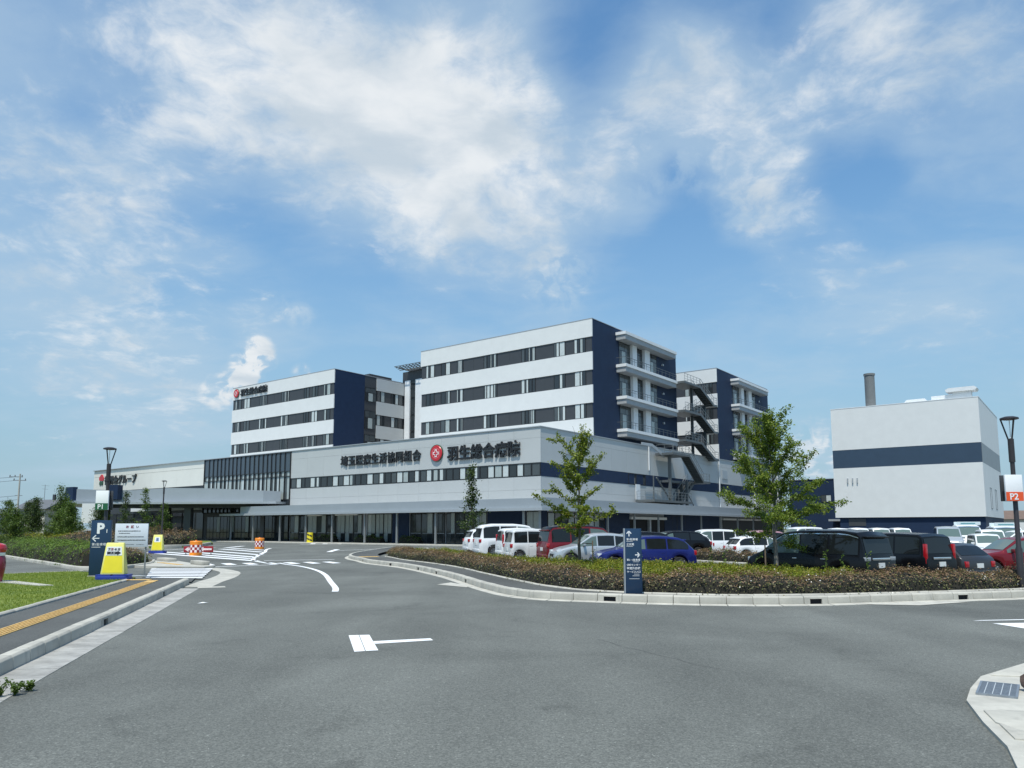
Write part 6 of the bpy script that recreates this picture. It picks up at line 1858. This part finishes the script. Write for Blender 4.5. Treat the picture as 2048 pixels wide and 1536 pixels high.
# the rows farther back
car('white hatchback with a red arrow-shaped tail lamp, tail to the right', 'hatch', 10.45, 47.6, 180 + 8, 3.95, 1.69, 1.53, P_white, -0.05)
car('white boxy wagon behind the white hatchbacks', 'box', 13.0, 50.5, 180 + 8, 3.6, 1.5, 1.72, P_white, -0.04)
car('white low hatchback facing right behind the car park hedge', 'hatch', 14.55, 44.5, 8, 4.0, 1.69, 1.45, P_white, -0.12)
car('white car with a pale pink bonnet glimpsed left of the fuller tree', 'suv', 17.3, 54.0, 200, 4.3, 1.75, 1.62, P_pink, -0.02)
car('white estate car just right of the fuller tree trunk', 'wagon', 19.8, 52.0, 190, 4.5, 1.75, 1.55, P_white, 0.0)
car('white boxy van farther back behind the white estate car', 'box', 21.6, 57.0, 195, 3.4, 1.5, 1.85, P_white, 0.0)
# front right row, tails towards the road
hr = 123
def from_rear(px, py, head, L):
    return px + math.cos(R(head)) * L / 2, py + math.sin(R(head)) * L / 2
x_, y_ = from_rear(12.25, 25.3, hr, 4.9)
car('large black minivan with chrome trim and clear tail lamps', 'minivan', x_, y_, hr, 4.9, 1.85, 1.93, P_black, None, tail='clear', chrome=True, visor=True)
x_, y_ = from_rear(15.45, 27.4, hr - 8, 4.7)
car('black boxy minivan with tall red rear lamps', 'box', x_, y_, hr - 8, 4.7, 1.73, 1.84, P_black, None, tail='tall', chrome=True)
x_, y_ = from_rear(17.35, 28.3, hr - 12, 4.6)
car('dark grey estate car with round red tail lamp', 'wagon', x_, y_, hr - 12, 4.6, 1.76, 1.50, P_grey, -0.27, tail='round')
car('dark red sport utility car at the right edge', 'suv', 20.9, 31.6, 176, 4.4, 1.78, 1.66, P_red, -0.26)
# vans and trucks in front of the plant building
vans = [
    ('rounded white van roof, leftmost in front of the plant building', 'box', 27.5, 64.0, 258, 3.5, 1.48, 1.9, P_white),
    ('second white van roof in front of the plant building', 'box', 29.4, 64.5, 258, 3.5, 1.48, 1.92, P_white),
    ('third white van roof in front of the plant building', 'box', 31.3, 64.8, 258, 3.5, 1.48, 1.92, P_pearl),
    ('fourth white van roof in front of the plant building', 'box', 33.3, 65.2, 258, 3.5, 1.48, 1.92, P_white),
    ('silver rounded van above the black minivan roof', 'minivan', 33.2, 58.0, 245, 4.6, 1.75, 2.02, P_silver),
    ('white welfare van with a pale sign board on its roof edge', 'minivan', 36.2, 60.5, 248, 4.7, 1.8, 2.15, P_white),
    ('white high van right of the van with the sign board', 'minivan', 37.5, 58.0, 250, 4.6, 1.75, 2.05, P_white),
    ('white boxy small van right of the small white wagon', 'box', 32.4, 51.5, 248, 3.4, 1.48, 1.80, P_white),
    ('white van at the foot of the white wall', 'minivan', 41.4, 63.5, 250, 4.6, 1.75, 2.1, P_white),
    ('white estate car behind the P2 lamp post', 'wagon', 33.5, 50.5, 175, 4.5, 1.75, 1.75, P_white),
    ('small white wagon just above the dark grey estate car roof', 'box', 29.2, 47.0, 250, 3.4, 1.48, 1.55, P_pearl),
]
for lab, kd, x, y, h, L, W, Hh, p in vans:
    v_ = car(lab, kd, x, y, h, L, W, Hh, p, -0.13, group='vans by the plant building', name='parked_van' if Hh > 1.9 else 'parked_car', cat='van' if Hh > 1.9 else 'car')
    if 'sign board' in lab:
        MB().box(-0.55, -0.48, -0.8, 0.8, Hh, Hh + 0.26).box(0.95, 1.02, -0.8, 0.8, Hh, Hh + 0.26).build('roof_sign', mat('roof_sign_pale', (0.66, 0.75, 0.76), 0.4), v_)
        MB().box(1.021, 1.03, -0.55, 0.45, Hh + 0.09, Hh + 0.17).build('print_line', mat('print_teal', (0.12, 0.34, 0.36), 0.5), v_)
car('grey hatchback glimpsed between the left trees', 'hatch', -55.0, 98.5, 200, 4.2, 1.7, 1.6, P_silver, 0.0, group='cars glimpsed between the left trees')
